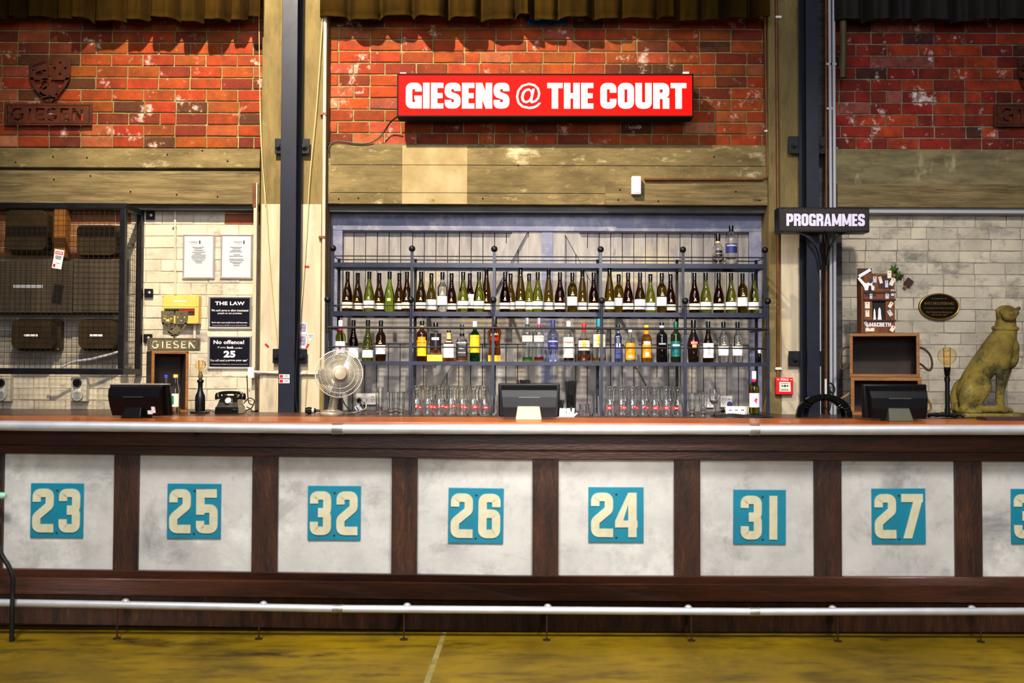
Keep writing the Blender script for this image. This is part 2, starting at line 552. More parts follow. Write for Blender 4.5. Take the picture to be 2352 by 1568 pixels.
layer(M['door_blue'], S(44, 70, 80), 8, .66, .72, seed=4)
M['gap'] = mat('dark gap', S(14, 12, 14), .9)
M['bar_wood'] = layer(mat('dark stained timber', S(82, 43, 24), .38, c2=S(46, 25, 18), scale=3, stretch=(.5, 3, 5), bump=.25, bscale=30, coat=.15), S(96, 58, 34), 4, .60, .74, seed=3, stretch=(.6, 2, 4))
M['bar_post'] = layer(mat('rough sawn dark post', S(66, 37, 22), .45, c2=S(32, 19, 14), scale=4, stretch=(4, 3, .7), bump=.35, bscale=40), S(98, 58, 32), 5, .62, .74, seed=8, stretch=(3, 2, .8))
M['bar_top'] = mat('polished red brown bar top', S(196, 98, 10), .34, c2=S(150, 66, 8), scale=2, stretch=(.7, 5, 1), coat=.15)
M['panel'] = layer(mat('cement sheet', S(206, 202, 194), .55, c2=S(184, 180, 174), scale=3.2, bump=.12, bscale=40), S(104, 102, 104), 2.4, .56, .76, seed=6, detail=10, dist=.5)
layer(M['panel'], S(228, 224, 214), 2.0, .56, .7, seed=1)
M['pipe'] = mat('galvanised pipe', S(226, 226, 228), .38, .55, c2=S(206, 206, 210), scale=14, stretch=(.6, 1, 1))
M['coupling'] = mat('galvanised coupling', S(196, 196, 190), .42, .85, c2=S(150, 148, 140), scale=20)
M['teal'] = layer(mat('teal enamel plate', S(16, 128, 152), .42, c2=S(22, 116, 138), scale=5), S(70, 120, 116), 8, .60, .75, seed=2)
M['cream_numeral'] = layer(mat('cream acrylic numeral', S(214, 208, 178), .35, c2=S(196, 188, 152), scale=10), S(150, 120, 80), 14, .70, .76, seed=2)
M['screw'] = mat('rusted screw', S(72, 52, 40), .5, .7)
M['floor'] = layer(mat('ochre stained concrete', S(140, 110, 6), .5, spec=.25, c2=S(98, 76, 6), scale=1.6, bump=.1, bscale=20, dist=.4), S(48, 36, 10), 3.2, .55, .68, seed=5, stretch=(.6, 1.8, 1), detail=10)
layer(M['floor'], S(146, 122, 34), 2.2, .60, .78, seed=12)
M['seam'] = mat('pale floor joint', S(150, 134, 74), .6, c2=S(110, 96, 44), scale=12)
M['rust'] = layer(mat('rusted steel plate', S(98, 44, 18), .7, .3, c2=S(66, 28, 14), scale=9), S(128, 62, 22), 8, .6, .75, seed=3)
M['rust_grey'] = mat('weathered grey steel', S(112, 102, 74), .6, .4, c2=S(82, 76, 60), scale=10)
M['sign_red'] = mat('red lit sign face', S(222, 12, 8), .7, spec=.1, emit=S(255, 16, 8), estr=.55)
M['sign_white'] = mat('white lit letters', S(240, 236, 234), .6, spec=.1, emit=S(255, 246, 244), estr=.45)
M['sign_case'] = mat('black sign case', S(14, 10, 11), .7, spec=.2)
M['white_paint'] = mat('white lettering', S(235, 232, 238), .5)
M['prog_letter'] = mat('pale backlit letters', S(214, 208, 226), .4, emit=S(190, 186, 220), estr=.25)
M['conduit_white'] = mat('white painted pipe', S(226, 214, 196), .45, c2=S(190, 170, 150), scale=8, stretch=(1, 1, .3))
M['conduit_grey'] = mat('pale grey pipe', S(176, 178, 186), .4)
M['conduit_brown'] = mat('brown painted conduit', S(120, 70, 26), .45, c2=S(92, 48, 22), scale=6)
M['drain'] = mat('mottled downpipe', S(92, 78, 44), .6, c2=S(48, 40, 26), scale=10, stretch=(2, 1, .3))
M['rope'] = mat('pale cord', S(226, 196, 140), .8)
M['black'] = mat('black plastic', S(12, 12, 14), .35)
M['black_soft'] = mat('matt black', S(8, 8, 9), .6)
M['black_gloss'] = mat('glossy black', S(10, 10, 11), .16, coat=.3)
M['bakelite'] = mat('black bakelite', S(16, 14, 12), .12, coat=.5)
M['monitor'] = mat('charcoal monitor plastic', S(7, 7, 9), .38, spec=.3)
M['stand'] = mat('putty stand', S(176, 160, 122), .45)
M['stand_dark'] = mat('olive grey stand', S(70, 68, 50), .5)
M['white_plastic'] = mat('white plastic', S(232, 230, 228), .4)
M['grey_plastic'] = mat('beige grey plastic', S(188, 184, 168), .45)
M['silver'] = mat('brushed silver frame', S(214, 212, 218), .3, .6)
M['fan_silver'] = mat('champagne silver plastic', S(190, 176, 152), .3, .5)
M['fan_wire'] = mat('pale wire', S(214, 206, 190), .35, .4)
M['paper'] = mat('paper', S(206, 202, 210), .6)
M['ink'] = mat('ink', S(60, 58, 66), .8)
M['poster'] = mat('black poster', S(18, 17, 28), .25)
M['yellow_box'] = mat('yellowed cream enamel', S(236, 200, 104), .4, c2=S(224, 184, 90), scale=6)
M['crate'] = layer(mat('varnished crate pine', S(150, 96, 34), .5, c2=S(112, 66, 22), scale=4, stretch=(.6, 2, 6), bump=.2, bscale=30), S(70, 40, 16), 5, .62, .75, seed=2, stretch=(.5, 1, 3))
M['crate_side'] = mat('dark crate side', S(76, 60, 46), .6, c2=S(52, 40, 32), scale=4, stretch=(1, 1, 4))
M['jute'] = mat('brown rope', S(84, 62, 44), .9, c2=S(58, 42, 32), scale=60, bump=.6)
M['jute_light'] = mat('tan rope', S(156, 114, 58), .9, c2=S(120, 84, 40), scale=60, bump=.6)
M['stone'] = layer(mat('mossy yellow stone', S(140, 120, 48), .9, c2=S(98, 82, 30), scale=7, bump=.8, bscale=45), S(40, 40, 24), 4.2, .52, .66, seed=5)
layer(M['stone'], S(170, 156, 104), 9, .62, .74, seed=1)
M['fire_red'] = mat('fire red plastic', S(224, 16, 26), .35)
M['gold'] = mat('gold bronze', S(176, 128, 44), .35, .7)
M['plaque'] = mat('black bronze field', S(16, 13, 12), .35, .3)
M['card_brown'] = layer(mat('wood print card', S(132, 78, 26), .55, c2=S(92, 46, 24), scale=5, stretch=(4, 1, .6)), S(66, 34, 30), 4, .58, .72, seed=4)
M['card_dark'] = mat('dark maroon card', S(62, 34, 36), .6)
M['leaf'] = mat('ivy green', S(84, 124, 28), .5, c2=S(50, 86, 20), scale=20)
M['red'] = mat('red plastic', S(206, 22, 26), .35)
M['blue'] = mat('blue plastic', S(40, 60, 170), .4)
M['navy'] = mat('navy label', S(40, 46, 110), .45)
M['teal_label'] = mat('teal label', S(14, 96, 96), .4)
M['yellow'] = mat('yellow label', S(244, 190, 20), .45)
M['orange'] = mat('orange label', S(246, 140, 12), .45)
M['orange_card'] = mat('orange card box', S(248, 168, 30), .6)
M['yellow_card'] = mat('yellow card box', S(255, 206, 60), .6)
M['label'] = mat('cream label', S(236, 226, 206), .5)
M['label_white'] = mat('white label', S(240, 238, 240), .5)
M['label_dark'] = mat('black label', S(20, 18, 22), .4)
M['magenta'] = mat('magenta print', S(214, 20, 110), .5)
M['green_print'] = mat('green print', S(30, 130, 60), .5)
M['gold_print'] = mat('gold print', S(228, 204, 150), .4, .2)
M['red_print'] = mat('red print', S(200, 30, 30), .5)
M['cap_black'] = mat('black capsule', S(14, 14, 18), .25, coat=.3)
M['cap_silver'] = mat('pinkish silver cap', S(206, 190, 204), .25, .7)
M['cap_teal'] = mat('teal capsule', S(50, 150, 170), .3, .2)
M['cap_tan'] = mat('tan neck band', S(214, 178, 104), .45)
M['cap_green'] = mat('dark green capsule', S(14, 74, 52), .3)
M['salt'] = mat('white paper sachet', S(230, 216, 186), .6)
M['mint'] = mat('mint green handle', S(150, 206, 176), .45)
M['wire'] = mat('black wire', S(14, 13, 14), .45)
M['white_wire'] = mat('white wire', S(226, 214, 196), .5)
M['meter'] = mat('olive brown enamel', S(56, 42, 18), .45, c2=S(36, 27, 13), scale=6)
M['meter_wood'] = mat('grey brown board', S(72, 62, 46), .7, c2=S(50, 41, 31), scale=3, stretch=(4, 1, .6))
M['blue_sign'] = mat('blue enamel sign', S(20, 84, 150), .4)
M['filament'] = mat('glowing filament', S(255, 200, 120), .5, emit=S(255, 190, 100), estr=.35)
def glass(name, c, rough=.02, ior=1.45):
    return mat(name, c, rough, trans=1, ior=ior)
G = {}
G['amber'] = glass('dark amber wine glass', S(84, 50, 12), ior=1.36)
G['red_amber'] = glass('deep red brown wine glass', S(58, 20, 8), ior=1.36)
G['olive'] = glass('olive wine glass', S(112, 90, 18), ior=1.36)
G['green'] = glass('green wine glass', S(150, 158, 40), ior=1.36)
G['bright'] = glass('bright green wine glass', S(160, 196, 60), ior=1.36)
G['clear'] = glass('clear glass', S(246, 248, 248))
G['bulb'] = glass('warm bulb glass', S(255, 246, 226), ior=1.15)
G['whisky'] = glass('amber spirit', S(190, 96, 24), ior=1.33)
G['orange_spirit'] = glass('orange spirit', S(230, 150, 40), ior=1.33)
G['gin'] = glass('pale blue gin glass', S(186, 200, 250))
G['blue_gin'] = glass('blue glass', S(120, 140, 214))
G['jgreen'] = glass('deep green glass', S(20, 100, 34), ior=1.36)
G['liqueur'] = mat('dark brown liqueur glass', S(40, 14, 8), .08, coat=.5)
G['black_glass'] = mat('black glass', S(10, 9, 10), .06, coat=.5)
G['cream_bottle'] = mat('dark brown glass', S(24, 14, 10), .08, coat=.5)
G['dark_green'] = mat('very dark green glass', S(24, 30, 10), .06, coat=.5)

layer(M['concrete'], S(70, 58, 34), 7, .46, .66, seed=14, stretch=(.6, 1, 1.8), amt=.55, detail=12)
layer(M['concrete'], S(196, 178, 128), 16, .58, .70, seed=15, stretch=(.6, 1, 1.2), amt=.5)
layer(M['concrete_dull'], S(54, 48, 32), 7, .46, .66, seed=14, stretch=(.6, 1, 1.8), amt=.55, detail=12)
layer(M['plank_beam'], S(60, 48, 28), 9, .48, .66, seed=16, stretch=(.35, 1, 3), amt=.55, detail=12)
layer(M['plank_beam'], S(190, 170, 118), 8, .58, .72, seed=18, stretch=(.3, 1, 5), amt=.5)
layer(M['column'], S(70, 58, 32), 6, .48, .66, seed=17, stretch=(2.2, 1, .5), amt=.5, detail=12)
layer(M['column'], S(172, 152, 100), 14, .60, .72, seed=19, stretch=(1.4, 1, .6), amt=.45)
layer(M['column_paint'], S(206, 178, 128), 3.2, .5, .7, seed=21, stretch=(2, 1, .6), amt=.5)
layer(M['floor'], S(54, 42, 10), 7, .50, .66, seed=22, stretch=(.5, 1.6, 1), amt=.65, detail=12)
layer(M['bar_wood'], S(36, 20, 16), 12, .52, .66, seed=23, stretch=(.25, 2, 4), amt=.6)
layer(M['bar_post'], S(104, 62, 34), 10, .56, .70, seed=24, stretch=(3, 2, .5), amt=.5)
layer(M['panel'], S(150, 148, 146), 9, .50, .66, seed=25, amt=.4, detail=12)
layer(M['door_wood'], S(84, 92, 104), 5, .52, .68, seed=26, stretch=(2.5, 1, .5), amt=.4)
layer(M['door_blue'], S(160, 162, 170), 6, .50, .64, seed=27, stretch=(1.5, 1, 1), amt=.5)
layer(M['white_brick'], S(150, 140, 124), 14, .55, .68, seed=28, amt=.45)
layer(M['grey_brick'], S(132, 126, 118), 14, .55, .68, seed=29, amt=.45)
layer(M['brick'], S(232, 190, 158), 9, .62, .76, seed=30, amt=.6)
layer(M['brick'], S(70, 40, 24), 6, .56, .70, seed=31, amt=.5)
layer(M['brick_dull'], S(230, 214, 206), 7, .60, .70, seed=32, amt=.75)
attr_base(M['white_brick']); attr_base(M['grey_brick'])

# ================================================================== setting
YW, YC, YD, YL = 2.60, 2.48, 2.76, 2.68       # brick face, column face, door boards, lower wall
TOPZ = 5.3
def atz(px, py, z):
    d = CM @ V(((px - 1176) / F, -(py - 784) / F, -1))
    return CAM_LOC + d * ((z - CAM_LOC.z) / d.z)

struct('floor', MB().box(-7, 7, -10, 3.0, -.05, 0), M['floor'])
sm = MB()
a, b = atz(1021, 1452, .001), atz(976, 1580, .001)
sm.hexa([a + V((-.012, 0, -.0009)), a + V((.012, 0, -.0009)), b + V((-.014, 0, -.0009)), b + V((.014, 0, -.0009)),
         a + V((-.012, 0, 0)), a + V((.012, 0, 0)), b + V((-.014, 0, 0)), b + V((.014, 0, 0))])
struct('floor_line', sm, M['seam'])

def brick_wall(name, x0, x1, z0, z1, Y, bm_, mm, tone, seed, header_rows=(), hprob=.12, L=.2513, H=.0943, joint=.011, back=.2, rec=.010):
    rnd = random.Random(seed)
    wall = struct(name, MB().box(x0, x1, Y + rec, Y + back, z0, z1), mm)
    mb = MB(); tones = []
    nrow = int((z1 - z0) / H) + 1
    for r in range(nrow):
        za = z0 + r * H
        zb = min(za + H - joint, z1)
        if zb - za < .015: continue
        x = x0 - rnd.random() * .02 - (L / 2 if r % 2 else 0)
        while x < x1:
            l = L / 2 if (r in header_rows or rnd.random() < hprob) else L
            xa, xb = max(x, x0), min(x + l - joint, x1)
            if xb - xa > .02:
                j = rnd.uniform(-.004, .003)
                e = lambda: rnd.uniform(-.002, .002)
                y = Y + j
                P = [V((xa + e(), y, za + e())), V((xb + e(), y, za + e())), V((xa, Y + .03, za)), V((xb, Y + .03, za)),
                     V((xa + e(), y, zb + e())), V((xb + e(), y, zb + e())), V((xa, Y + .03, zb)), V((xb, Y + .03, zb))]
                mb.hexa(P)
                tones += [tone(rnd, (xa + xb) / 2, (za + zb) / 2)] * 8
            x += l
    b = mb.build('bricks', bm_, wall, bevel=.005, seg=2, smooth=False)
    at_ = b.data.color_attributes.new('tone', 'FLOAT_COLOR', 'POINT')
    for i, t in enumerate(tones): at_.data[i].color = (t[0], t[1], t[2], 1)
    return wall

def red_tone(rnd, x, z):
    k = rnd.random()
    if k < .52: c = S(rnd.randint(138, 168), rnd.randint(54, 74), rnd.randint(0, 6))
    elif k < .70: c = S(rnd.randint(102, 124), rnd.randint(36, 46), 6)
    elif k < .78: c = S(88, 48, 16)
    elif k < .95 and k > .86: c = S(rnd.randint(150, 176), rnd.randint(70, 92), rnd.randint(34, 54))
    elif k > .97: c = S(182, 118, 84)
    else: c = S(rnd.randint(140, 166), rnd.randint(48, 62), 2)
    return c
def dull_tone(rnd, x, z):
    k = rnd.random()
    if k < .6: c = S(rnd.randint(130, 170), rnd.randint(34, 50), 16)
    elif k < .8: c = S(196, 74, 22)
    elif k < .9: c = S(170, 96, 82)
    else: c = S(90, 46, 30)
    return c
def white_tone(rnd, x, z):
    if x < xat(286, YL) and z > zat(608, YL, 140): return rnd.choice(((.36, .14, .05), (.30, .11, .05), (.40, .2, .08)))
    if x < xat(286, YL) and z > zat(850, YL, 140): return (.42, .42, .44)  # white bricks greyed here, the cage's shade put into their tone
    k = rnd.uniform(.86, 1.04)
    if xat(528, YL) < x < xat(600, YL) and z > zat(528, YL, 550): return (.42, .12, .05)
    return (k, k * rnd.uniform(.97, 1), k * rnd.uniform(.92, 1))
def grey_tone(rnd, x, z):
    k = rnd.uniform(.84, 1.05)
    return (k, k, k * rnd.uniform(.96, 1))

XL0, XR1 = -5.2, 5.2
brick_wall('wall_left', XL0, xat(600, YW), zat(338, YW, 300), TOPZ, YW, M['brick'], M['mortar'], red_tone, 3)
brick_wall('wall_back', xat(738, YW), xat(1775, YW), zat(332, YW), TOPZ, YW, M['brick'], M['mortar'], red_tone, 12)
brick_wall('wall_right', xat(1900, YW), XR1, zat(342, YW, 2100), TOPZ, YW, M['brick_dull'], M['mortar_dull'], dull_tone, 8, header_rows=(4,))
brick_wall('wall_left_lower', XL0, xat(600, YL), 0, zat(470, YL, 300), YL, M['white_brick'], M['white_mortar'], white_tone, 5, joint=.005, rec=.004)
brick_wall('wall_right_lower', xat(1885, YL), XR1, 0, zat(476, YL, 2100), YL, M['grey_brick'], M['grey_mortar'], grey_tone, 6, joint=.005, rec=.004)

def slab(name, px0, px1, py0, py1, Y, m, d=.2, cx=None, bevel=.006, xx=None):
    pm = (px0 + px1) / 2 if cx is None else cx
    x0, x1 = xx or (xat(px0, Y, (py0 + py1) / 2), xat(px1, Y, (py0 + py1) / 2))
    return struct(name, MB().box(x0, x1, Y, Y + d, zat(py1, Y, pm), zat(py0, Y, pm)), m, bevel=bevel)

slab('trim_1', -90, 592, 340, 385, 2.545, M['concrete'], cx=300, xx=(XL0, xat(592, 2.545)))
slab('trim_2', -90, 592, 384, 393, 2.60, M['lintel'], cx=300, bevel=0, xx=(XL0, xat(592, 2.6)))
slab('trim_3', -90, 592, 392, 468, 2.54, M['plank_beam'], cx=300, xx=(XL0, xat(592, 2.54)))
slab('trim_4', -90, 586, 468, 481, 2.58, M['lintel'], cx=300, bevel=.002, xx=(XL0, xat(586, 2.58)))
slab('trim_5', 742, 1772, 331, 470, 2.545, M['concrete'])
cb = bpy.data.objects['trim_5']
px_box_ = lambda px0, px1, py0, py1, Y, d: MB().box(xat(px0, Y), xat(px1, Y), Y, Y + d, zat(py1, Y, 1260), zat(py0, Y, 1260))
px_box_(921, 1071, 335, 469, 2.5435, .004).build('pale_patch', M['pale_patch'], cb)
for py in (379, 443): px_box_(755, 1764 if py < 400 else 1390, py, py + 1.1, 2.543, .004).build('shutter_line', M['gap'], cb)
slab('trim_6', 1391, 1766, 423, 471, 2.525, M['plank_beam'], d=.03)
for nm, Yn, ps in (('trim_5', 2.545, ((778, 457), (823, 455), (1109, 456), (1190, 380), (1640, 360))), ('trim_6', 2.525, ((1420, 459), (1424, 436), (1512, 462), (1690, 440), (1745, 460))), ('trim_3', 2.54, ((124, 412), (208, 404), (300, 440), (406, 447), (500, 452))), ('trim_1', 2.545, ((36, 372), (122, 360), (200, 362), (384, 355), (465, 346), (523, 370)))):
    for a_, b_ in ps:
        p = at(a_, b_, Yn)
        MB().cyl(p + V((0, -.003, 0)), p + V((0, .01, 0)), .007, n=10).build('nail_head', M['gap'], bpy.data.objects[nm])
slab('trim_7', 752, 1768, 470, 488, 2.60, M['lintel'], bevel=.002)
slab('trim_8', 1900, 2450, 342, 424, 2.55, M['concrete_dull'], cx=2130, xx=(xat(1900, 2.55), XR1))
slab('trim_9', 1925, 2450, 422, 476, 2.54, M['plank_beam'], cx=2130, xx=(xat(1925, 2.54), XR1))
slab('trim_10', 1925, 2450, 476, 489, 2.58, M['conduit_grey'], cx=2130, bevel=.002, xx=(xat(1925, 2.58), XR1))
c1 = struct('column_1', MB().box(xat(594, YC), xat(746, YC), YC, 2.9, 0, TOPZ), M['column'], bevel=.012)
MB().box(xat(598, YC - .008, 700), xat(736, YC - .008, 700), YC - .008, YC + .01, 0, zat(469, YC, 660)).build('whitewash', M['column_paint'], c1, bevel=.004)
c2 = struct('column_2', MB().box(xat(1767, YC), xat(1848, YC), YC, 2.9, 0, TOPZ), M['column'], bevel=.012)
MB().box(xat(1795, YC - .008, 700), xat(1842, YC - .008, 700), YC - .008, YC + .01, 0, zat(536, YC, 1820)).build('whitewash', M['column_paint'], c2, bevel=.004)
struct('wall_recess', MB().box(xat(1842, 2.62), xat(1935, 2.62), 2.62, 2.9, 0, TOPZ), M['lintel'])
slab('trim_11', 580, 588, 420, 960, 2.50, M['column_paint'], d=.05, bevel=.002)
slab('trim_12', 580, 588, 420, 476, 2.495, M['conduit_brown'], d=.05, bevel=.002)

# --- sliding doors of boards behind the shelves
def px_box(mb, px0, px1, py0, py1, Y, d, cx=None):
    pm = (px0 + px1) / 2 if cx is None else cx
    mb.box(xat(px0, Y, (py0 + py1) / 2), xat(px1, Y, (py0 + py1) / 2), Y, Y + d, zat(py1, Y, pm), zat(py0, Y, pm))
    return mb
frame = MB()
px_box(frame, 752, 1772, 486, 531, 2.71, .10, 1260)
px_box(frame, 752, 784, 520, 1200, 2.712, .10, 1260)
px_box(frame, 1722, 1772, 520, 1200, 2.712, .10, 1260)
struct('trim_13', frame, M['door_blue'], bevel=.006)
struct('trim_14', MB().box(xat(752, 2.80), xat(1772, 2.80), 2.80, 2.9, 0, zat(500, 2.8)), M['gap'])
def leaf(name, x0, x1, stile, brace_hi, brace_lo):
    mb = MB()
    n = round((x1 - x0) / 27.4)
    pitch = (x1 - x0) / n
    rnd = random.Random(int(x0))
    for i in range(n):
        px_box(mb, x0 + i * pitch + .7, x0 + (i + 1) * pitch - .7, 530, 1250, YD + rnd.uniform(0, .006), .03, 1260)
    d = struct(name, mb, M['door_wood'], bevel=.003)
    r = MB(); px_box(r, x0, x1, 517, 534, 2.735, .03, 1260); r.build('top_rail', M['door_wood'], d, bevel=.003)
    r = MB(); px_box(r, x0, x1, 728, 790, 2.737, .03, 1260); r.build('middle_rail', M['door_wood'], d, bevel=.003)
    r = MB(); px_box(r, stile[0], stile[1], 517, 1250, 2.730, .03, 1260); r.build('stile', M['door_wood'], d, bevel=.003)
    for (xa, ya, xb, yb) in (brace_hi, brace_lo):
        hw = 17
        P = []
        for Y in (2.732, 2.765):
            P.append([at(xa - hw, ya, Y), at(xa + hw, ya, Y), at(xb + hw, yb, Y), at(xb - hw, yb, Y)])
        f, k = P
        r = MB(); r.hexa([f[3], f[2], k[3], k[2], f[0], f[1], k[0], k[1]])
        r.build('brace', M['door_wood'], d, bevel=.002)
    return d
leaf('door_1', 783, 1243, (1214, 1244), (1194, 533, 1088, 729), (1048, 789, 940, 980))
leaf('door_2', 1269, 1723, (1269, 1297), (1312, 533, 1420, 729), (1448, 789, 1556, 980))
slab('trim_15', 1243, 1270, 517, 1200, 2.725, M['door_blue'], d=.05)
for i, px in enumerate((810, 932, 1056, 1180, 1322, 1448, 1572, 1696)):
    p = at(px, 502, 2.71)
    MB().cyl(p + V((0, -.006, 0)), p + V((0, .01, 0)), .010, n=10).build('bolt', M['door_blue'], bpy.data.objects['trim_13'])

# --- steel posts
def hpost(px0, px1, name, label):
    x0, x1 = xat(px0, 2.22, 500), xat(px1, 2.22, 500)
    t = thing(name, label, 'post', ((x0 + x1) / 2, 2.32, 0))
    h = TOPZ
    MB().box(x0, x1, 2.22, 2.232, 0, h).build('flange', M['steel'], t, bevel=.002)
    MB().box(x0, x1, 2.408, 2.42, 0, h).build('flange', M['steel'], t, bevel=.002)
    MB().box((x0 + x1) / 2 - .006, (x0 + x1) / 2 + .006, 2.232, 2.408, 0, h).build('web', M['black_steel'], t)
    return t
lp = hpost(643, 679, 'steel_post', 'navy steel post standing before the concrete column beside the framed signs')
rp = hpost(1853, 1882, 'steel_post', 'navy steel post rising behind the programmes sign')
def bracket(parent, px0, px1, py0, py1, bolts):
    Yb = 2.425
    b = px_box(MB(), px0, px1, py0, py1, Yb, .014).build('bracket', M['black_steel'], parent, bevel=.003)
    for bx in bolts:
        p = at(bx, (py0 + py1) / 2, Yb)
        mb = MB(); mb.cyl(p, p + V((0, -.012, 0)), .026, n=16); mb.cyl(p + V((0, -.010, 0)), p + V((0, -.032, 0)), .017, n=6)
        mb.build('bolt', M['black_steel'], b, smooth=False)
for y0, y1, x0, x1 in ((318, 353, 631, 711), (801, 834, 626, 705)):
    bracket(lp, x0, x1, y0, y1, (x0 + 9, x1 - 11))
for y0, y1, x0, x1, bs in ((313, 353, 1811, 1897, (1824, 1886)), (806, 840, 1812, 1890, (1826,))):
    bracket(rp, x0, x1, y0, y1, bs)
# stickers on the left post
for (py, m2) in ((864, 'red'), (875, 'red')):
    st = thing('sticker', 'white sticker with red end on the navy post, ' + ('upper' if py < 870 else 'lower') + ' of two', 'sticker', at(652, py, 2.2195), group=None)
    px_box(MB(), 641, 665, py - 4.5, py + 4.5, 2.2185, .0012).build('backing', M['label_white'], st)
    px_box(MB(), 642, 650, py - 3.5, py + 3.5, 2.2178, .0008).build('print', M['red'], st)
    b = MB(); [px_box(b, 653, 662, py + q, py + q + 1.2, 2.2178, .0006) for q in (-2, 1)]
    b.build('print', M['ink'], st)

# ================================================================== curtains
def curtain(name, label, px0, px1, bot, m, seed, folds, sag=10):
    rnd = random.Random(seed)
    Y0 = 2.31
    x0, x1 = xat(px0, Y0, 20), xat(px1, Y0, 20)
    zb = zat(bot, Y0, (px0 + px1) / 2)
    n = int((x1 - x0) / .012)
    edges = [0]
    while edges[-1] < n: edges.append(edges[-1] + int(rnd.uniform(.6, 1.45) * n / folds))
    prof = []
    for k in range(len(edges) - 1):
        a, b = edges[k], edges[k + 1]
        dip = rnd.uniform(.35, 1)
        for i in range(a, b):
            u = (i - a) / (b - a)
            s_ = min(1, max(0, math.sin(math.pi * u) * 1.7 - .30)) ** .6 * (.93 + .07 * math.sin(u * 9))
            prof.append((s_ * dip, dip))
    prof = prof[:n]
    mb = MB()
    zs = [zb + q for q in (0, .012, .045, .048, .12, .3, .6, .95)]
    grid = []
    for j, z in enumerate(zs):
        row = []
        for i in range(n):
            s_, dip = prof[i]
            amp = .19 - .02 * j / len(zs)
            y = Y0 + .14 - amp * s_ + (.004 if j == 2 else 0)
            dz = (.016 * math.sin(dip * 37)) + (1 - s_) * .012 + .035 * math.sin(i * .047 + seed) ** 2 * sag / 10 * .4 - s_ * .012
            row.append(mb.bm.verts.new((x0 + (x1 - x0) * i / (n - 1), y, z + dz * (1 if j < 5 else .3))))
        grid.append(row)
    for j in range(len(zs) - 1):
        for i in range(n - 1):
            mb.bm.faces.new((grid[j][i], grid[j][i + 1], grid[j + 1][i + 1], grid[j + 1][i]))
    o = mb.build(name, m, label=label, cat='curtain', angle=75, origin=((x0 + x1) / 2, Y0, zb))
    sd = o.modifiers.new('thick', 'SOLIDIFY'); sd.thickness = .005
    return o
curtain('curtain', 'gathered brown curtain hanging above the brickwork with the shield plaque', -300, 597, 41, M['curtain'], 3, 16)
curtain('curtain', 'gathered brown curtain hanging above the red lit sign', 727, 1768, 38, M['curtain'], 5, 17)
curtain('curtain', 'dark curtain in shadow above the salt stained brickwork', 1925, 2640, 40, M['curtain_shaded'], 9, 10)

# ================================================================== bar counter
def band(mb, tops, bots, Y, d, x0=-120, x1=2472):
    """board along the bar through (0, 1176, 2352) px edge heights"""
    def z(v, px):
        return v[0] + (v[1] - v[0]) * px / 1176 if px < 1176 else v[1] + (v[2] - v[1]) * (px - 1176) / 1176
    for xa, xb in ((x0, 1176), (1176, x1)):
        P = []
        for ys in (bots, tops):
            q = [at(px, z(ys, px), Y) for px in (xa, xb)]
            P += [q[0], q[1], q[0] + V((0, d, 0)), q[1] + V((0, d, 0))]
        mb.hexa(P)
    return mb
bar = thing('bar_counter', 'long dark timber bar counter faced with pale cement panels', 'bar', (0, 0, 0))
PT, PB = (1041, 1054.5, 1060), (1306, 1322.5, 1325.5)
sh = lambda v, d: tuple(q + d for q in v)
ZT = zat(969, -.10)
band(MB(), (986, 989.5, 995), sh(PT, -21), -.055, .06).build('fascia_board', M['bar_wood'], bar, bevel=.004)
band(MB(), sh(PT, -21.5), PT, -.03, .06).build('fascia_board', M['bar_wood'], bar, bevel=.004)
band(MB(), PB, sh(PB, 20), -.03, .06).build('bottom_rail', M['bar_wood'], bar, bevel=.006)
band(MB(), sh(PB, 19), (1364, 1379.5, 1385), -.05, .06).build('bottom_rail', M['bar_wood'], bar, bevel=.004)
band(MB(), (1362, 1381, 1386), (1432, 1450, 1452), -.01, .06).build('kick_board', M['bar_post'], bar, bevel=.003)
px_box(MB(), -100, 2460, 1000, 1440, .05, .34, 1176).build('carcass', M['bar_wood'], bar)
PX = [(5, 260), (317, 578), (637, 899), (958, 1223), (1283, 1549), (1609, 1871), (1934, 2195), (2257, 2520)]
PY = [(1042, 1308), (1047, 1312), (1051, 1317.5), (1053, 1322), (1055, 1323), (1057, 1324), (1059, 1325), (1060, 1325)]
edges = [(-60, 5)] + [(PX[i][1], PX[i + 1][0]) for i in range(7)]
for i, (a, b) in enumerate(edges):
    y0 = PY[i][0] - 6; y1 = PY[i][1] + 6
    px_box(MB(), a, b, y0, y1, -.022, .05).build('upright_board', M['bar_post'], bar, bevel=.003)
for (a, b), (y0, y1) in zip(PX, PY):
    px_box(MB(), a - 3, b + 3, y0 - 4, y1 + 4, 0, .02).build('cement_panel', M['panel'], bar)
worktop = MB().box(-3.4, 3.4, -.12, .42, ZT - .045, ZT)
worktop.build('bar_worktop', M['bar_top'], bevel=.006, label='polished red brown timber top running along the bar', cat='worktop', origin=(0, .15, ZT))

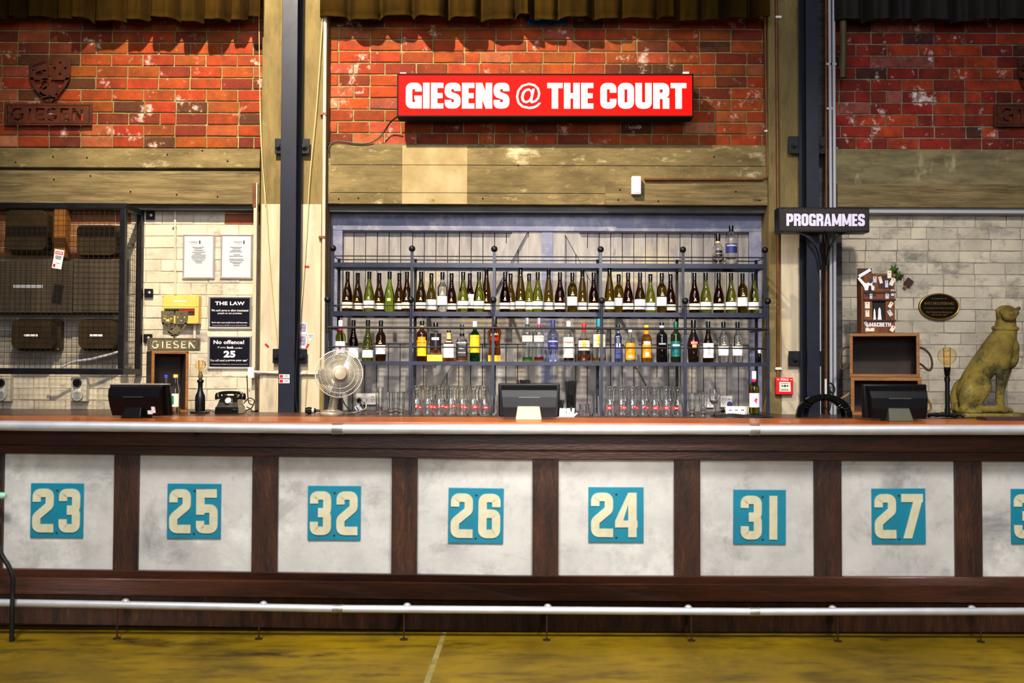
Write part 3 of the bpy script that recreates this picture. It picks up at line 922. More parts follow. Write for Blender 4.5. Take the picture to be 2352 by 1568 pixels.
plates = [('23', 70, 191, 1110, 1234, 0), ('25', 384, 507, 1111, 1236, 0), ('32', 707, 828, 1116, 1240, 0), ('26', 1030, 1156, 1121, 1247, .6),
          ('24', 1352, 1478, 1119, 1245, 0), ('31', 1685, 1805, 1125, 1249, .3), ('27', 2003, 2126, 1122, 1248, -.3), ('3', 2323, 2446, 1123, 1248, 0)]
words_ = {'23': 'twenty three', '25': 'twenty five', '32': 'thirty two', '26': 'twenty six', '24': 'twenty four', '31': 'thirty one', '27': 'twenty seven'}
for body, x0, x1, y0, y1, rot in plates:
    c = at((x0 + x1) / 2, (y0 + y1) / 2, -.008)
    hw, hh = (x1 - x0) / 2 * sc(-.008), (y1 - y0) / 2 * sc(-.008)
    t = thing('number_plate', 'teal square plate with cream numerals reading ' + words_[body] if body in words_ else 'teal square plate cut off by the picture edge, showing a three', 'number plate', c, group='number plates on the bar front')
    MB().box(c.x - hw, c.x + hw, -.008, 0, c.z - hh, c.z + hh).build('plate', M['teal'], t, bevel=.002)
    chars = body if len(body) == 2 else body
    cw = .40 * 2 * hw; ch = .80 * 2 * hh
    zb = c.z - hh + .10 * 2 * hh if body not in ('31',) else c.z - hh + .09 * 2 * hh
    for k, chx in enumerate(chars):
        xx = c.x - hw + (.045 if k == 0 else .545) * 2 * hw
        if body == '31': xx = c.x - hw + (.135 if k == 0 else .68) * 2 * hw
        if body == '24' and k == 1: xx = c.x - hw + .48 * 2 * hw
        d = MB()
        wd = .5 if chx != '1' else .19
        for i_, poly in enumerate(glyph(chx, .5, .19)):
            d.shape([[(xx + p[0] / .5 * cw, zb + p[1] * ch) for p in poly]], -.0125 - i_ * 3e-5, .0045)
        d.build('numeral', M['cream_numeral'], t, raw=True, smooth=False)
    for dz in (.37, -.41):
        p = V((c.x, -.008, c.z + dz * 2 * hh)) + V((.01 * hw, 0, 0))
        if body == '31': p.x += .1 * hw
        MB().ball(p, (.006, .004, .006), 10, 6).build('screw', M['screw'], t)
    t.rotation_euler.y = R(rot)

def pipe_run(name, label, pts, Y, r, couplings, cat):
    P = [at(px, py, Y) for px, py in pts]
    t = thing(name, label, cat, P[0])
    for i in range(len(P) - 1):
        d = (P[i + 1] - P[i]).normalized()
        MB().cyl(P[i] - d * .002, P[i + 1] + d * .002, r, n=28).build('pipe', M['pipe'], t)
    for px, py, w_ in couplings:
        a, b = at(px - w_, py, Y), at(px + w_, py, Y)
        mb = MB(); d = (b - a)
        mb.tube([a, a + d * .08, a + d * .1, a + d * .9, a + d * .92, b], [r * 1.18, r * 1.18, r * 1.08, r * 1.08, r * 1.18, r * 1.18], n=28)
        mb.build('coupling', M['coupling'], t)
    return t
hr = pipe_run('handrail', 'galvanised pipe rail along the front edge of the bar top', [(-100, 976), (776, 984.2), (1733, 986.5), (2460, 987)], -.165, .0255, [(776, 984.2, 12), (1733, 986.5, 11)], 'rail')
for px in (440, 590, 767, 960, 1150, 1330, 1520, 1760, 1930, 2120):
    p = at(px, 985, -.165)
    MB().box(p.x - .012, p.x + .012, -.165, -.056, p.z - .03, p.z - .018).build('bracket', M['black_steel'], hr)
fr = pipe_run('footrail', 'galvanised pipe foot rail along the base of the bar', [(-100, 1382), (776, 1397.5), (1733, 1404.5), (2460, 1403.5)], -.15, .0190, [(776, 1397.5, 12), (1733, 1404.5, 11)], 'rail')
def fy(px):
    return 1382 + (px + 100) * 15.5 / 876 if px < 776 else 1397.5 + (px - 776) * 7 / 957 if px < 1733 else 1404.5
for px in (288, 605, 935, 1258, 1581, 1912, 2232):
    p = at(px, fy(px) - 5, -.055)
    q_ = at(px, fy(px), -.15)
    mb = MB(); mb.tube([V((p.x, -.15, q_.z)), V((p.x, -.05, p.z))], .009, n=12)
    mb.build('standoff', M['pipe'], fr)
    mb = MB(); mb.cyl((p.x, -.062, p.z), (p.x, -.049, p.z), .022, n=20); mb.ball((p.x, -.064, p.z), (.016, .008, .016), 14, 8)
    mb.build('wall_flange', M['pipe'], fr)
for px in (270, 595, 928, 1256, 1588, 1924, 2252):
    p = at(px, fy(px), -.15)
    l = MB().cyl((p.x, -.15, 0), (p.x, -.15, p.z), .0045, n=10).build('leg', M['screw'], fr)
    MB().cyl((p.x, -.15, 0), (p.x, -.15, .005), .02, n=14).build('foot', M['screw'], l)
# black hose and mint handle at the picture's edge
hp = [at(-40, 1235, -.20), at(-6, 1255, -.20), at(6, 1278, -.2), at(20, 1300, -.20), at(29, 1325, -.20), at(29, 1360, -.20), at(28, 1400, -.21), V((at(28, 1400, -.21).x, -.21, .0))]
MB().tube(spline(hp, 6), .012, n=10).build('hose', M['wire'], label='black hose bending down past the bar end to the floor', cat='hose', origin=hp[-1])
mh = thing('tool_handle', 'mint green rounded handle poking in beside the plate reading twenty three', 'handle', at(-30, 1138, -.1))
p = at(-60, 1138, -.1); q = at(9, 1138, -.1)
MB().tube([p, q, q + V((.010, 0, 0)), q + V((.013, 0, 0))], [.018, .017, .012, .003], n=16).build('grip', M['mint'], mh)
MB().box(p.x - .02, p.x + .02, -.12, -.025, p.z - .04, p.z + .04).build('mount', M['black'], mh)
# back counter
ZB = zat(957.5, 1.58)
bc = thing('back_counter', 'dark timber back counter against the wall behind the bar', 'counter', (0, 2.05, 0))
wt = MB().box(-4.2, 4.6, 1.55, 2.21, ZB - .04, ZB)
wt.box(-4.2, xat(588, YC), 2.21, 2.67, ZB - .04, ZB); wt.box(xat(750, YC), xat(1764, YC), 2.21, 2.70, ZB - .04, ZB); wt.box(xat(1945, YC), 4.6, 2.21, 2.67, ZB - .04, ZB)
wt.build('worktop', M['bar_wood'], bc)
cat_props(bc, group=None)
MB().box(-4.2, 4.6, 1.60, 2.20, 0, ZB - .04).build('carcass', M['bar_post'], bc)
# ================================================================== shelf unit
def copy_tree(o, loc):
    def rec(a, parent):
        c = a.copy()
        COL.objects.link(c)
        c.parent = parent
        for ch in a.children: rec(ch, c)
        return c
    c = rec(o, None)
    c.location = loc
    ORIG[c] = V(loc)
    return c

YU, YF, YB = 2.15, 1.92, 2.42
su = thing('bottle_shelf', 'dark blue steel shelf unit with ball topped uprights holding rows of bottles', 'shelf', (xat(1260, YF), 2.1, ZB))
UX = [764, 946, 1135, 1379.5, 1568.5, 1757]
LX = [751.5, 943, 1132.5, 1382, 1574, 1763.5]
ZS1, ZS2, ZS3 = zat(830.5, YF, 1260), zat(716.5, YU, 1260), zat(604.5, YU, 1260)
ux = [xat(p, YU, 650) for p in UX]; lx = [xat(p, YF, 800) for p in LX]
hw = .0105
for x in ux:
    zt = zat(579, YU, 1260)
    p = MB().box(x - hw, x + hw, YU - hw, YU + hw, ZS2 - .04, zt).build('upright', M['shelf_steel'], su)
    MB().ball((x, YU, zt + .022), .0245, 20, 14).build('ball_finial', M['black_steel'], p)
    MB().box(x - hw, x + hw, YB - hw, YB + hw, ZB, ZS3 + .06).build('upright', M['black_steel'], su)
for x in lx:
    zt = zat(696, YF, 1260)
    p = MB().box(x - hw, x + hw, YF - hw, YF + hw, ZB, zat(764, YF, 1260)).cyl((x, YF, zat(764, YF, 1260)), (x, YF, zt), .0095, n=14).build('upright', M['shelf_steel'], su)
    MB().ball((x, YF, zt + .02), .0245, 20, 14).build('ball_finial', M['black_steel'], p)
    for q in (702, 765): z = zat(q, YF, 1260); MB().cyl((x, YF, z - .003), (x, YF, z + .003), .0145, n=14).build('collar', M['black_steel'], p)
for z, Y0, xs, dz in ((ZS3, YU, ux, .034), (ZS2, YU, ux, .034), (ZS1, YF, lx, .027)):
    mb = MB().box(xs[0], xs[-1], Y0 - .006, Y0 + .006, z - dz, z)
    for k in range(8): yk = Y0 + (YB - Y0) * (k + .5) / 8; mb.cyl((xs[0], yk, z - .0035), (xs[-1], yk, z - .0035), .0035, n=6)
    mb.box(xs[0], xs[-1], YB - .006, YB + .006, z - dz, z)
    for x in xs: mb.box(x - .008, x + .008, Y0, YB, z - dz, z - .006)
    mb.build('shelf', M['shelf_steel'], su, angle=30)
def hrail(py, Y, xs, r, m='black_steel'):
    z = zat(py, Y, 1260)
    MB().cyl((xs[0], Y, z), (xs[-1], Y, z), r, n=10).build('guard_rail', M[m], su)
    mb = MB()
    for x in (xs[0], xs[-1]): mb.cyl((x, Y, z), (x, YB, z), r, n=8)
    mb.build('end_rail', M[m], su)
hrail(589.5, YU - .004, ux, .0045); hrail(702.5, YU - .004, ux, .0045); hrail(753.5, YF - .004, lx, .0085); hrail(798, YF - .004, lx, .0050)
z = zat(589.5, YU, 1260)
MB().cyl((ux[0], YB - .02, z), (ux[-1], YB - .02, z), .0045, n=10).build('guard_rail', M['black_steel'], su)
for px in (1113, 1402):
    x = xat(px, YF, 780); MB().cyl((x, YF - .004, zat(798, YF, 1260)), (x, YF - .004, zat(753, YF, 1260)), .0055, n=8).build('tie_bar', M['black_steel'], su)

# ================================================================== bottles
PROF = {
    'burg': (.302, .0405, [(.036, 0), (.0405, .006), (.0405, .105), (.0385, .125), (.0325, .155), (.0245, .182), (.0185, .207), (.0158, .230), (.0148, .25), (.0148, .302)]),
    'bord': (.300, .0375, [(.033, 0), (.0375, .006), (.0375, .172), (.0360, .186), (.0290, .202), (.0190, .216), (.0152, .232), (.0148, .300)]),
    'ries': (.338, .0375, [(.033, 0), (.0375, .006), (.0375, .115), (.0345, .155), (.0275, .205), (.0200, .250), (.0158, .285), (.0148, .338)]),
}
def patch(R_, z0, z1, ha, n=14, sq=0):
    return MB().lathe([(R_, z0), (R_, z1)], n=n, a0=R(-90 - ha), a1=R(-90 + ha), sq=sq)
PROTO = {}
def wine(kind, glass, lab):
    """root of one wine bottle at the origin; later calls copy it"""
    key = (kind, glass, lab)
    if key in PROTO: return copy_tree(PROTO[key], (0, 0, 0))
    h, r, prof = PROF[kind]
    t = thing('wine_bottle', None, 'bottle', (0, 0, 0))
    MB().lathe(prof, n=28).build('glass_body', G[glass], t, angle=60)
    cap = 'cap_black'
    if lab == 'pink': cap = 'label_white'
    MB().lathe([(.0158, h - .056), (.0160, h - .003), (.0150, h + .0015)], n=20).build('capsule', M[cap], t)
    mb = MB()
    if lab == 'low':
        patch(r + .0006, .024, .070, 84).build('label', M['label'], t)
        for sx in (-.006, .006): mb.lathe([(r + .0008, .088), (r + .0008, .092)], n=4, a0=R(-90 - 16), a1=R(-90 + 16))
        mb.lathe([(r + .0008, .096), (r + .0006, .108)], n=4, a0=R(-90 - 7), a1=R(-90 + 7))
        mb.build('crest_print', M['gold_print'], t)
    elif lab == 'white':
        patch(r + .0006, .026, .082, 82).build('label', M['label_white'], t)
        mb.lathe([(r + .0008, .092), (r + .0008, .096)], n=4, a0=R(-90 - 17), a1=R(-90 + 17))
        mb.lathe([(r + .0008, .100), (r + .0008, .112)], n=4, a0=R(-90 - 7), a1=R(-90 + 7))
        mb.build('crest_print', M['gold_print'], t)
        d = MB(); rn = random.Random(4)
        for k in range(9):
            a = -90 + rn.uniform(-10, 55); zz = rn.uniform(.046, .074)
            d.lathe([(r + .0010, zz), (r + .0010, zz + .003)], n=2, a0=R(a), a1=R(a + 4))
        d.build('label_print', M['ink'], t)
    elif lab == 'mid':
        patch(r + .0006, .052, .118, 84).build('label', M['label_white'], t)
        mb.lathe([(r + .0008, .128), (r + .0008, .136)], n=4, a0=R(-90 - 18), a1=R(-90 + 18))
        mb.lathe([(r + .0008, .142), (r + .0008, .150)], n=4, a0=R(-90 - 8), a1=R(-90 + 8))
        mb.build('crest_print', M['gold_print'], t)
        d = MB(); rn = random.Random(6)
        for k in range(11):
            a = -90 + rn.uniform(-50, 50); zz = rn.uniform(.085, .112)
            d.lathe([(r + .0010, zz), (r + .0010, zz + .003)], n=2, a0=R(a), a1=R(a + 4))
        d.build('label_print', M['ink'], t)
    elif lab == 'big':
        patch(r + .0006, .024, .100, 88).build('label', M['label_white'], t)
        d = MB()
        for zz, wd in ((.080, 14), (.072, 22), (.05, 30)): d.lathe([(r + .0009, zz), (r + .0009, zz + .002)], n=4, a0=R(-90 - wd), a1=R(-90 + wd))
        d.build('label_print', M['cap_tan'], t)
    elif lab in ('tall', 'tallturn'):
        patch(r + .0006, .034, .142, 70).build('label', M['label_white'], t)
        d = MB()
        # three capitals running up the label
        put_text(d, 'RUA', 0, 0, 0, .062, .022, 0, fn=lambda u, v_: V((-v_ if lab == 'tall' else v_, -math.sqrt((r + .0014) ** 2 - v_ * v_), (.088 + u) if lab == 'tall' else (.082 - u))))
        d.build('label_print', M['ink'], t)
    elif lab == 'pink':
        patch(r + .0006, .045, .145, 74).build('label', M['label_white'], t)
        MB().lathe([(.0162, h - .075), (.0160, h - .055)], n=20).build('neck_band', M['magenta'], t)
        d = MB()
        for (u, v_, q) in ((.006, .100, .010), (.002, .088, .008), (-.004, .094, .005), (.008, .078, .005)):
            d.bm.faces.new([d.bm.verts.new(V((u + q * math.cos(a_), -math.sqrt((r + .0012) ** 2 - (u + q * math.cos(a_)) ** 2) - .0002 * q * 100, v_ + q * math.sin(a_)))) for a_ in [k * math.pi / 6 for k in range(12)]])
        d.build('label_print', M['magenta'], t)
    elif lab == 'plain':
        patch(r + .0004, .08, .10, 20).build('label_print', M['gold_print'], t)
    PROTO[key] = t
    return t

ORD = ['first', 'second', 'third', 'fourth', 'fifth', 'sixth', 'seventh', 'eighth', 'ninth', 'tenth', 'eleventh', 'twelfth']
LOOK = {'amber': 'dark amber', 'red_amber': 'reddish black', 'olive': 'olive brown', 'green': 'yellow green', 'bright': 'bright green', 'clear': 'clear glass'}
KW = {'burg': 'sloping', 'bord': 'shouldered', 'ries': 'slender'}
upper = [
    (798, 'burg', 'amber', 'low'), (821.5, 'burg', 'amber', 'low'), (848, 'burg', 'green', 'white'), (871, 'burg', 'amber', 'low'), (894.5, 'burg', 'bright', 'plain'), (917, 'burg', 'amber', 'low'), (934.5, 'burg', 'amber', 'low'),
    (967, 'burg', 'amber', 'low'), (990.5, 'burg', 'olive', 'big'), (1016, 'bord', 'clear', 'mid'), (1037, 'burg', 'red_amber', 'low'), (1063.5, 'burg', 'green', 'white'), (1079, 'burg', 'red_amber', 'tall'), (1100, 'burg', 'green', 'white'), (1117, 'ries', 'amber', 'low'),
    (1160, 'burg', 'red_amber', 'low'), (1172.5, 'burg', 'olive', 'white'), (1195.5, 'ries', 'olive', 'white'), (1215, 'burg', 'green', 'white'), (1235, 'burg', 'green', 'white'), (1260, 'ries', 'olive', 'white'), (1286, 'burg', 'red_amber', 'low'), (1314.6, 'bord', 'olive', 'mid'), (1337.6, 'ries', 'olive', 'white'), (1363.6, 'burg', 'red_amber', 'low'),
    (1400, 'ries', 'olive', 'white'), (1421, 'bord', 'olive', 'mid'), (1442.6, 'burg', 'red_amber', 'low'), (1470, 'burg', 'amber', 'big'), (1493.7, 'burg', 'green', 'white'), (1520, 'bord', 'olive', 'mid'), (1540, 'burg', 'red_amber', 'low'),
    (1595, 'burg', 'red_amber', 'low'), (1621, 'burg', 'green', 'white'), (1650.7, 'burg', 'red_amber', 'low'), (1679, 'burg', 'green', 'white'), (1705.5, 'bord', 'olive', 'mid'), (1731, 'burg', 'green', 'white')]
LABW = {'low': 'low cream label', 'white': 'white label', 'mid': 'speckled label', 'big': 'wide white label', 'tall': 'tall white label', 'tallturn': 'tall white label', 'plain': 'clear label', 'pink': 'pink figure label'}
def bay(px, xs):
    return sum(1 for q in xs[1:-1] if px > q)
cnt = {}
prev_x, prev_y = -9, 2.21
for px, kind, gl, lab in upper:
    Y = 2.205
    x = xat(px, Y, 690)
    if x - prev_x < .083 and prev_y < 2.25:
        Y = 2.315; x = xat(px, Y, 690)
    t = wine(kind, gl, lab)
    t.location = (x, Y, ZS2 + .0005)
    prev_x, prev_y = x, Y
    b = bay(px, UX); cnt[b] = cnt.get(b, 0) + 1
    cat_props(t, '%s %s bottle, %s, %s from left, %s bay from left, middle shelf' % (LOOK[gl], KW[kind], LABW[lab], ORD[cnt[b] - 1], ORD[b]), 'bottle', 'wine bottles on the middle shelf')

low = [(782, 'bord', 'green', 'pink', 'green wine bottle with white cap and pink figure label, behind the fan'),
       (811.5, 'burg', 'red_amber', 'big', 'black looking wine bottle with wide white label, second on the bottom shelf beside the fan'),
       (844.7, 'burg', 'green', 'white', 'yellow green wine bottle with white label, third on the bottom shelf'),
       (874.5, 'bord', 'amber', 'mid', 'dark square shouldered wine bottle, fourth on the bottom shelf before the second upright'),
       (1626.5, 'burg', 'amber', 'tallturn', 'amber wine bottle with tall white label turned sideways, on the bottom shelf'),
       (1661.6, 'bord', 'clear', 'mid', 'clear empty wine bottle with white label, first of the two on the bottom shelf'),
       (1694, 'bord', 'clear', 'mid', 'clear empty wine bottle with white label and lime dot on the bottom shelf')]
YR = 2.06
for px, kind, gl, lab, lb in low:
    t = wine(kind, gl, lab)
    t.location = (xat(px, YR, 800), YR, ZS1 + .0005)
    cat_props(t, lb, 'bottle', 'bottles on the bottom shelf')
    if px == 1694:
        ORIG[t] = V(t.location)
        c_ = V(t.location)
        MB().cyl(c_ + V((.012, -.0392, .108)), c_ + V((.012, -.0368, .108)), .008, n=14).build('dot_sticker', M['mint'], t)
t = wine('bord', 'green', 'pink')
t.location = (xat(1732, 1.80, 900), 1.80, ZB + .022)
cat_props(t, 'green wine bottle with white cap and pink figure label, alone on the back counter', 'bottle')

def spirit(px, ytop, wpx, kind, gm, lb, cap=None, labels=(), texts=(), liquid=None, Y=YR, zb=None, ybase=830, sq=0, hollow=False, bands=()):
    zb = ZS1 + .0005 if zb is None else zb
    s_ = sc(Y)
    h = (ybase - ytop) * s_
    r = wpx / 2 * s_
    K = {'round': [(.88, 0), (1, .015), (1, .60), (.95, .66), (.72, .72), (.42, .77), (.36, .82), (.34, 1)],
         'low': [(.88, 0), (1, .015), (1, .50), (.94, .56), (.62, .63), (.40, .68), (.34, .74), (.34, 1)],
         'waist': [(.82, 0), (.92, .06), (.80, .26), (.84, .40), (1, .56), (.98, .63), (.60, .72), (.34, .77), (.32, 1)],
         'taper': [(.76, 0), (.80, .02), (1, .56), (.96, .66), (.56, .74), (.36, .79), (.34, 1)],
         'ribbed': [(.90, 0), (.96, .03), (.90, .14), (.96, .25), (.90, .36), (.98, .45), (1, .58), (.94, .66), (.58, .75), (.36, .80), (.34, 1)],
         'bell': [(.72, 0), (.80, .03), (1, .38), (.98, .46), (.78, .58), (.46, .70), (.32, .78), (.29, 1)],
         'wide': [(.90, 0), (1, .02), (1, .66), (.92, .71), (.62, .75), (.36, .79), (.34, 1)]}[kind]
    prof = [(max(a * r, .004), b * h) for a, b in K]
    t = thing('spirit_bottle', lb, 'bottle', (0, 0, 0), 'bottles on the bottom shelf' if Y == YR else None)
    mb = MB()
    if hollow:
        inner = [(max(a - .0026, .003), z) for a, z in prof]
        inner[0] = (inner[1][0] * .9, .009); inner[1] = (inner[1][0], .012)
        mb.lathe(prof + inner[::-1], n=28, sq=sq)
    else: mb.lathe(prof, n=28, sq=sq)
    mb.build('glass_body', gm, t, angle=55)
    if liquid:
        lm, lv = liquid
        lp_ = [(max(a - .0030, .003), z) for a, z in prof if z < lv * h]
        lp_[0] = (lp_[1][0] * .9, .0095)
        if lp_[1][1] < .013: lp_[1] = (lp_[1][0], .0125)
        lp_.append((lp_[-1][0], lv * h))
        MB().lathe(lp_, n=28, sq=sq).build('liquid', lm, t, angle=55)
    if cap:
        cm, cz, cr = cap           # material, fraction of h where it starts, radius factor
        rr = .36 * r * cr
        MB().lathe([(rr, cz * h), (rr * 1.02, h * .985), (rr * .94, h * 1.003)], n=20).build('cap', cm, t)
    for (bm2, z0, z1, k) in bands:
        MB().lathe([(.36 * r * k, z0 * h), (.36 * r * k, z1 * h)], n=20).build('neck_band', bm2, t)
    def rat(z):
        for (a, za), (b, zb_) in zip(prof, prof[1:]):
            if za <= z <= zb_ and zb_ > za: return a + (b - a) * (z - za) / (zb_ - za)
        return r
    for (lm, z0, z1, ha) in labels:
        n = 5
        zz = [(z0 + (z1 - z0) * k / n) * h for k in range(n + 1)]
        MB().lathe([(rat(z) + .0008, z) for z in zz], n=16, a0=R(-90 - ha), a1=R(-90 + ha), sq=sq).build('label', lm, t)
    for (body, zf, wf, tm, bold) in texts:
        d = MB()
        rr = rat(zf * h) + .0016
        f = (lambda u, v_: V((u, -rr, v_))) if sq else (lambda u, v_: V((u, -math.sqrt(max(rr * rr - u * u, 0)), v_)))
        wd = wf * 2 * r
        put_text(d, body, 0, zf * h, 0, wd, None if len(body) > 3 else wd * .5, bold, fn=f)
        d.build('label_print', tm, t)
    x = xat(px, Y, 800)
    t.location = (x, Y, zb)
    ORIG[t] = V((x, Y, zb))
    return t
B = lambda s_: 'bottle of ' + s_
spirit(969, 737, 26, 'wide', G['liqueur'], 'dark brown liqueur bottle with arched orange label and yellow neck ring', (M['cap_black'], .88, 1.05), [(M['yellow'], .13, .52, 55), (M['orange'], .40, .60, 42)], [('KAHLUA', .46, .72, M['red_print'], .03)], bands=[(M['yellow'], .83, .88, 1.1)])
bx = xat(1000, YR, 822); MB().box(bx - .058, bx + .055, YR - .045, YR + .045, ZS1 + .0005, ZS1 + .048).build('carton', M['yellow_card'], None, bevel=.002, label='small yellow card box under the black labelled bottle on the bottom shelf', cat='box', origin=(bx, YR, ZS1))
spirit(1000.5, 741, 26, 'wide', G['clear'], 'clear round bottle with black label standing on the yellow box', (M['cap_black'], .83, 1.25), [(M['label_dark'], .16, .66, 80), (M['label_white'], .46, .54, 40)], [('SOUTHERN', .50, .56, M['red_print'], .02)], (G['whisky'], .22), zb=ZS1 + .0485, ybase=815, hollow=True)
spirit(1031, 759, 24, 'low', G['whisky'], 'short square whisky bottle with cream label and tan neck', (M['cap_black'], .93, 1.1), [(M['label'], .12, .56, 60), (M['label_white'], .62, .66, 40)], [("JACK DANIEL'S", .45, .8, M['ink'], 0.01)], sq=7, bands=[(M['cap_tan'], .72, .93, 1.25)])
spirit(1061, 745, 26, 'low', G['clear'], 'square clear bottle with black and white label and black cap', (M['cap_black'], .86, 1.0), [(M['label_dark'], .14, .60, 64)], [("JACK DANIEL'S", .50, .86, M['white_paint'], .02), ('No.7', .36, .5, M['white_paint'], .02), ('TENNESSEE', .24, .7, M['white_paint'], .01)], (G['whisky'], .15), sq=7, hollow=True, bands=[(M['cap_black'], .68, .76, 1.2)])
spirit(1090.6, 738, 23.5, 'round', G['jgreen'], 'green whisky bottle with bright yellow label and white cap', (M['label_white'], .86, 1.15), [(M['yellow'], .22, .66, 66)], [('CUTTY SARK', .60, .85, M['ink'], .0)])
bx = xat(1136, YR, 824)
MB().box(bx - .047, bx + .047, YR - .045, YR + .045, ZS1 + .0005, ZS1 + .046).build('carton', M['orange_card'], None, bevel=.002, label='small orange card box under the amber waisted bottle on the bottom shelf', cat='box', origin=(bx, YR, ZS1))
spirit(1136, 726, 31, 'waist', G['whisky'], 'amber waisted whisky bottle standing on the orange box behind an upright', (M['cap_black'], .80, 1.0), [(M['red'], .38, .46, 40)], [('JURA', .54, .6, M['gold_print'], .03)], zb=ZS1 + .0465, ybase=815)
spirit(1211, 730, 24, 'ribbed', G['clear'], 'clear rippled vodka bottle with green lettering and lime bits', (M['cap_silver'], .86, 1.15), [(M['label'], .46, .60, 78)], [('FINLANDIA', .55, .8, M['green_print'], .01)], (glass('lime bits', S(90, 220, 50)), .10), hollow=True, bands=[(M['cap_green'], .82, .855, 1.25)])
spirit(1238, 730, 24, 'ribbed', G['clear'], 'clear rippled vodka bottle with red lettering and red bits', (M['cap_silver'], .86, 1.15), [(M['label'], .46, .60, 78)], [('FINLANDIA', .55, .8, M['red_print'], .01)], (glass('cranberry bits', S(230, 70, 50)), .10), hollow=True, bands=[(M['magenta'], .82, .855, 1.25)])
spirit(1270, 734, 25, 'taper', G['gin'], 'clear gin bottle with navy label and navy cap on the bottom shelf', (M['navy'], .80, 1.1), [(M['navy'], .30, .54, 80)], [('HAYMANS', .49, .86, M['white_paint'], .03), ('LONDON DRY', .38, .5, M['white_paint'], 0)])
spirit(1306, 735.6, 24, 'round', G['clear'], 'clear bottle with cream label, red script and white cap', (M['label_white'], .86, 1.15), [(M['label'], .10, .60, 80)], [("PIMM'S", .47, .8, M['red_print'], .03)], (glass('dark cordial', S(80, 20, 12)), .56), hollow=True, bands=[(M['red'], .97, 1.0, 1.17)])
mg = [(M['label'], .30, .56, 60), (M['label_dark'], .20, .28, 60)]
spirit(1341, 742, 29, 'low', G['clear'], 'broad rum bottle with red cap and amber rum on the bottom shelf', (M['red'], .80, 1.0), mg + [(M['yellow'], .38, .54, 18)], [('MOUNT GAY', .46, .76, M['ink'], .02), ('1703', .38, .4, M['orange'], .01)], (G['whisky'], .60), hollow=True)
spirit(1376, 731, 31, 'wide', G['clear'], 'clear broad rum bottle with teal cap behind the fourth upright', (M['cap_teal'], .82, 1.0), [(M['label'], .34, .64, 60), (M['yellow'], .40, .62, 20)], [('MOUNT GAY', .50, .76, M['ink'], .02), ('1703', .41, .4, M['orange'], .01)], (G['orange_spirit'], .10), hollow=True)
spirit(1419.5, 744.6, 16, 'wide', G['blue_gin'], 'narrow pale blue bottle beside the fourth upright, bottom shelf', (M['cap_black'], .86, 1.6), [(M['navy'], .10, .50, 50), (M['label'], .40, .50, 28)], sq=6)
spirit(1447.6, 752, 25, 'low', G['clear'], 'squat clear bottle with arched orange label and small white cap', (M['label_white'], .88, .95), [(M['orange'], .08, .56, 58)], [('vok', .17, .5, M['white_paint'], .05)], (G['orange_spirit'], .05), hollow=True)
spirit(1485, 745, 24, 'round', G['orange_spirit'], 'orange liqueur bottle with yellow cap and orange label', (M['yellow'], .88, 1.2), [(M['orange'], .12, .48, 55), (M['label_white'], .48, .56, 40), (M['label_white'], .16, .26, 22)], bands=[(M['orange'], .74, .86, 1.3)])
spirit(1520, 738.5, 25.5, 'wide', G['black_glass'], 'black bottle with small white lettering on the bottom shelf', (M['cap_black'], .78, 1.1), [], [('NAROS', .46, .6, M['white_paint'], .02)], bands=[(M['label_white'], .84, .92, 1.12)])
spirit(1552, 737, 23.5, 'wide', G['dark_green'], 'very dark green bottle with teal label on the bottom shelf', (M['cap_green'], .80, 1.2), [(M['teal_label'], .14, .52, 70), (M['label_white'], .40, .44, 44)])
spirit(1592.6, 733, 29, 'bell', G['cream_bottle'], 'dark bell shaped cream liqueur bottle with red banner label', (M['cap_black'], .78, 1.1), [(M['red'], .42, .50, 34), (M['cap_tan'], .32, .42, 20)], [('BAILEYS', .46, .5, M['white_paint'], .03)])
tp = zat(603.5, 2.25, 1660)
spirit(1649.5, 530, 27, 'low', G['clear'], 'clear bottle with gold and black label on the top shelf', (M['cap_black'], .76, 1.1), [(M['label_dark'], .28, .46, 34)], [('BLANCO', .36, .5, M['gold_print'], .02)], Y=2.26, zb=ZS3 + .0005, ybase=603, hollow=True, bands=[(M['gold_print'], .70, .76, 1.15)])
spirit(1680, 511, 27, 'wide', G['clear'], 'tall clear gin bottle with navy label on the top shelf', (M['cap_black'], .84, 1.1), [(M['navy'], .30, .54, 80)], [('HAYMANS', .49, .86, M['white_paint'], .03)], Y=2.26, zb=ZS3 + .0005, ybase=603, hollow=True)
spirit(1744, 800, 9, 'wide', G['black_glass'], 'tiny dark bottle with white top at the far end of the bottom shelf', (M['label_white'], .62, 2.0), Y=2.30)

# ================================================================== glassware on the back counter
def lathe_glass(name, prof, wall, base, m=G['clear'], n=32):
    inner = [(max(r - wall, .002), z) for r, z in prof if z > base]
    inner = [(inner[0][0] * .55, base), (inner[0][0], base + .004)] + [q for q in inner if q[1] > base + .004]
    return prof + inner[::-1]
CAR = [(.036, 0), (.0415, .014), (.0440, .042), (.0430, .066), (.0355, .094), (.0250, .114), (.0220, .138), (.0226, .168), (.0275, .190), (.0360, .2055), (.0372, .2085), (.0368, .2100)]
def carafe_proto():
    t = thing('carafe', None, 'carafe', (0, 0, 0))
    MB().lathe(lathe_glass('c', CAR, .0022, .006), n=36).build('glass_body', G['clear'], t, angle=60)
    mb = patch(.0442, .048, .066, 30)
    mb.build('fill_mark', M['red'], t)
    d = MB(); put_text(d, '500ml', 0, .058, 0, .024, None, .01, fn=lambda u, v_: V((u, -math.sqrt(.0446 ** 2 - u * u), v_)))
    d.build('fill_text', M['label_white'], t)
    return t
cp = carafe_proto(); first = True
rn = random.Random(2)
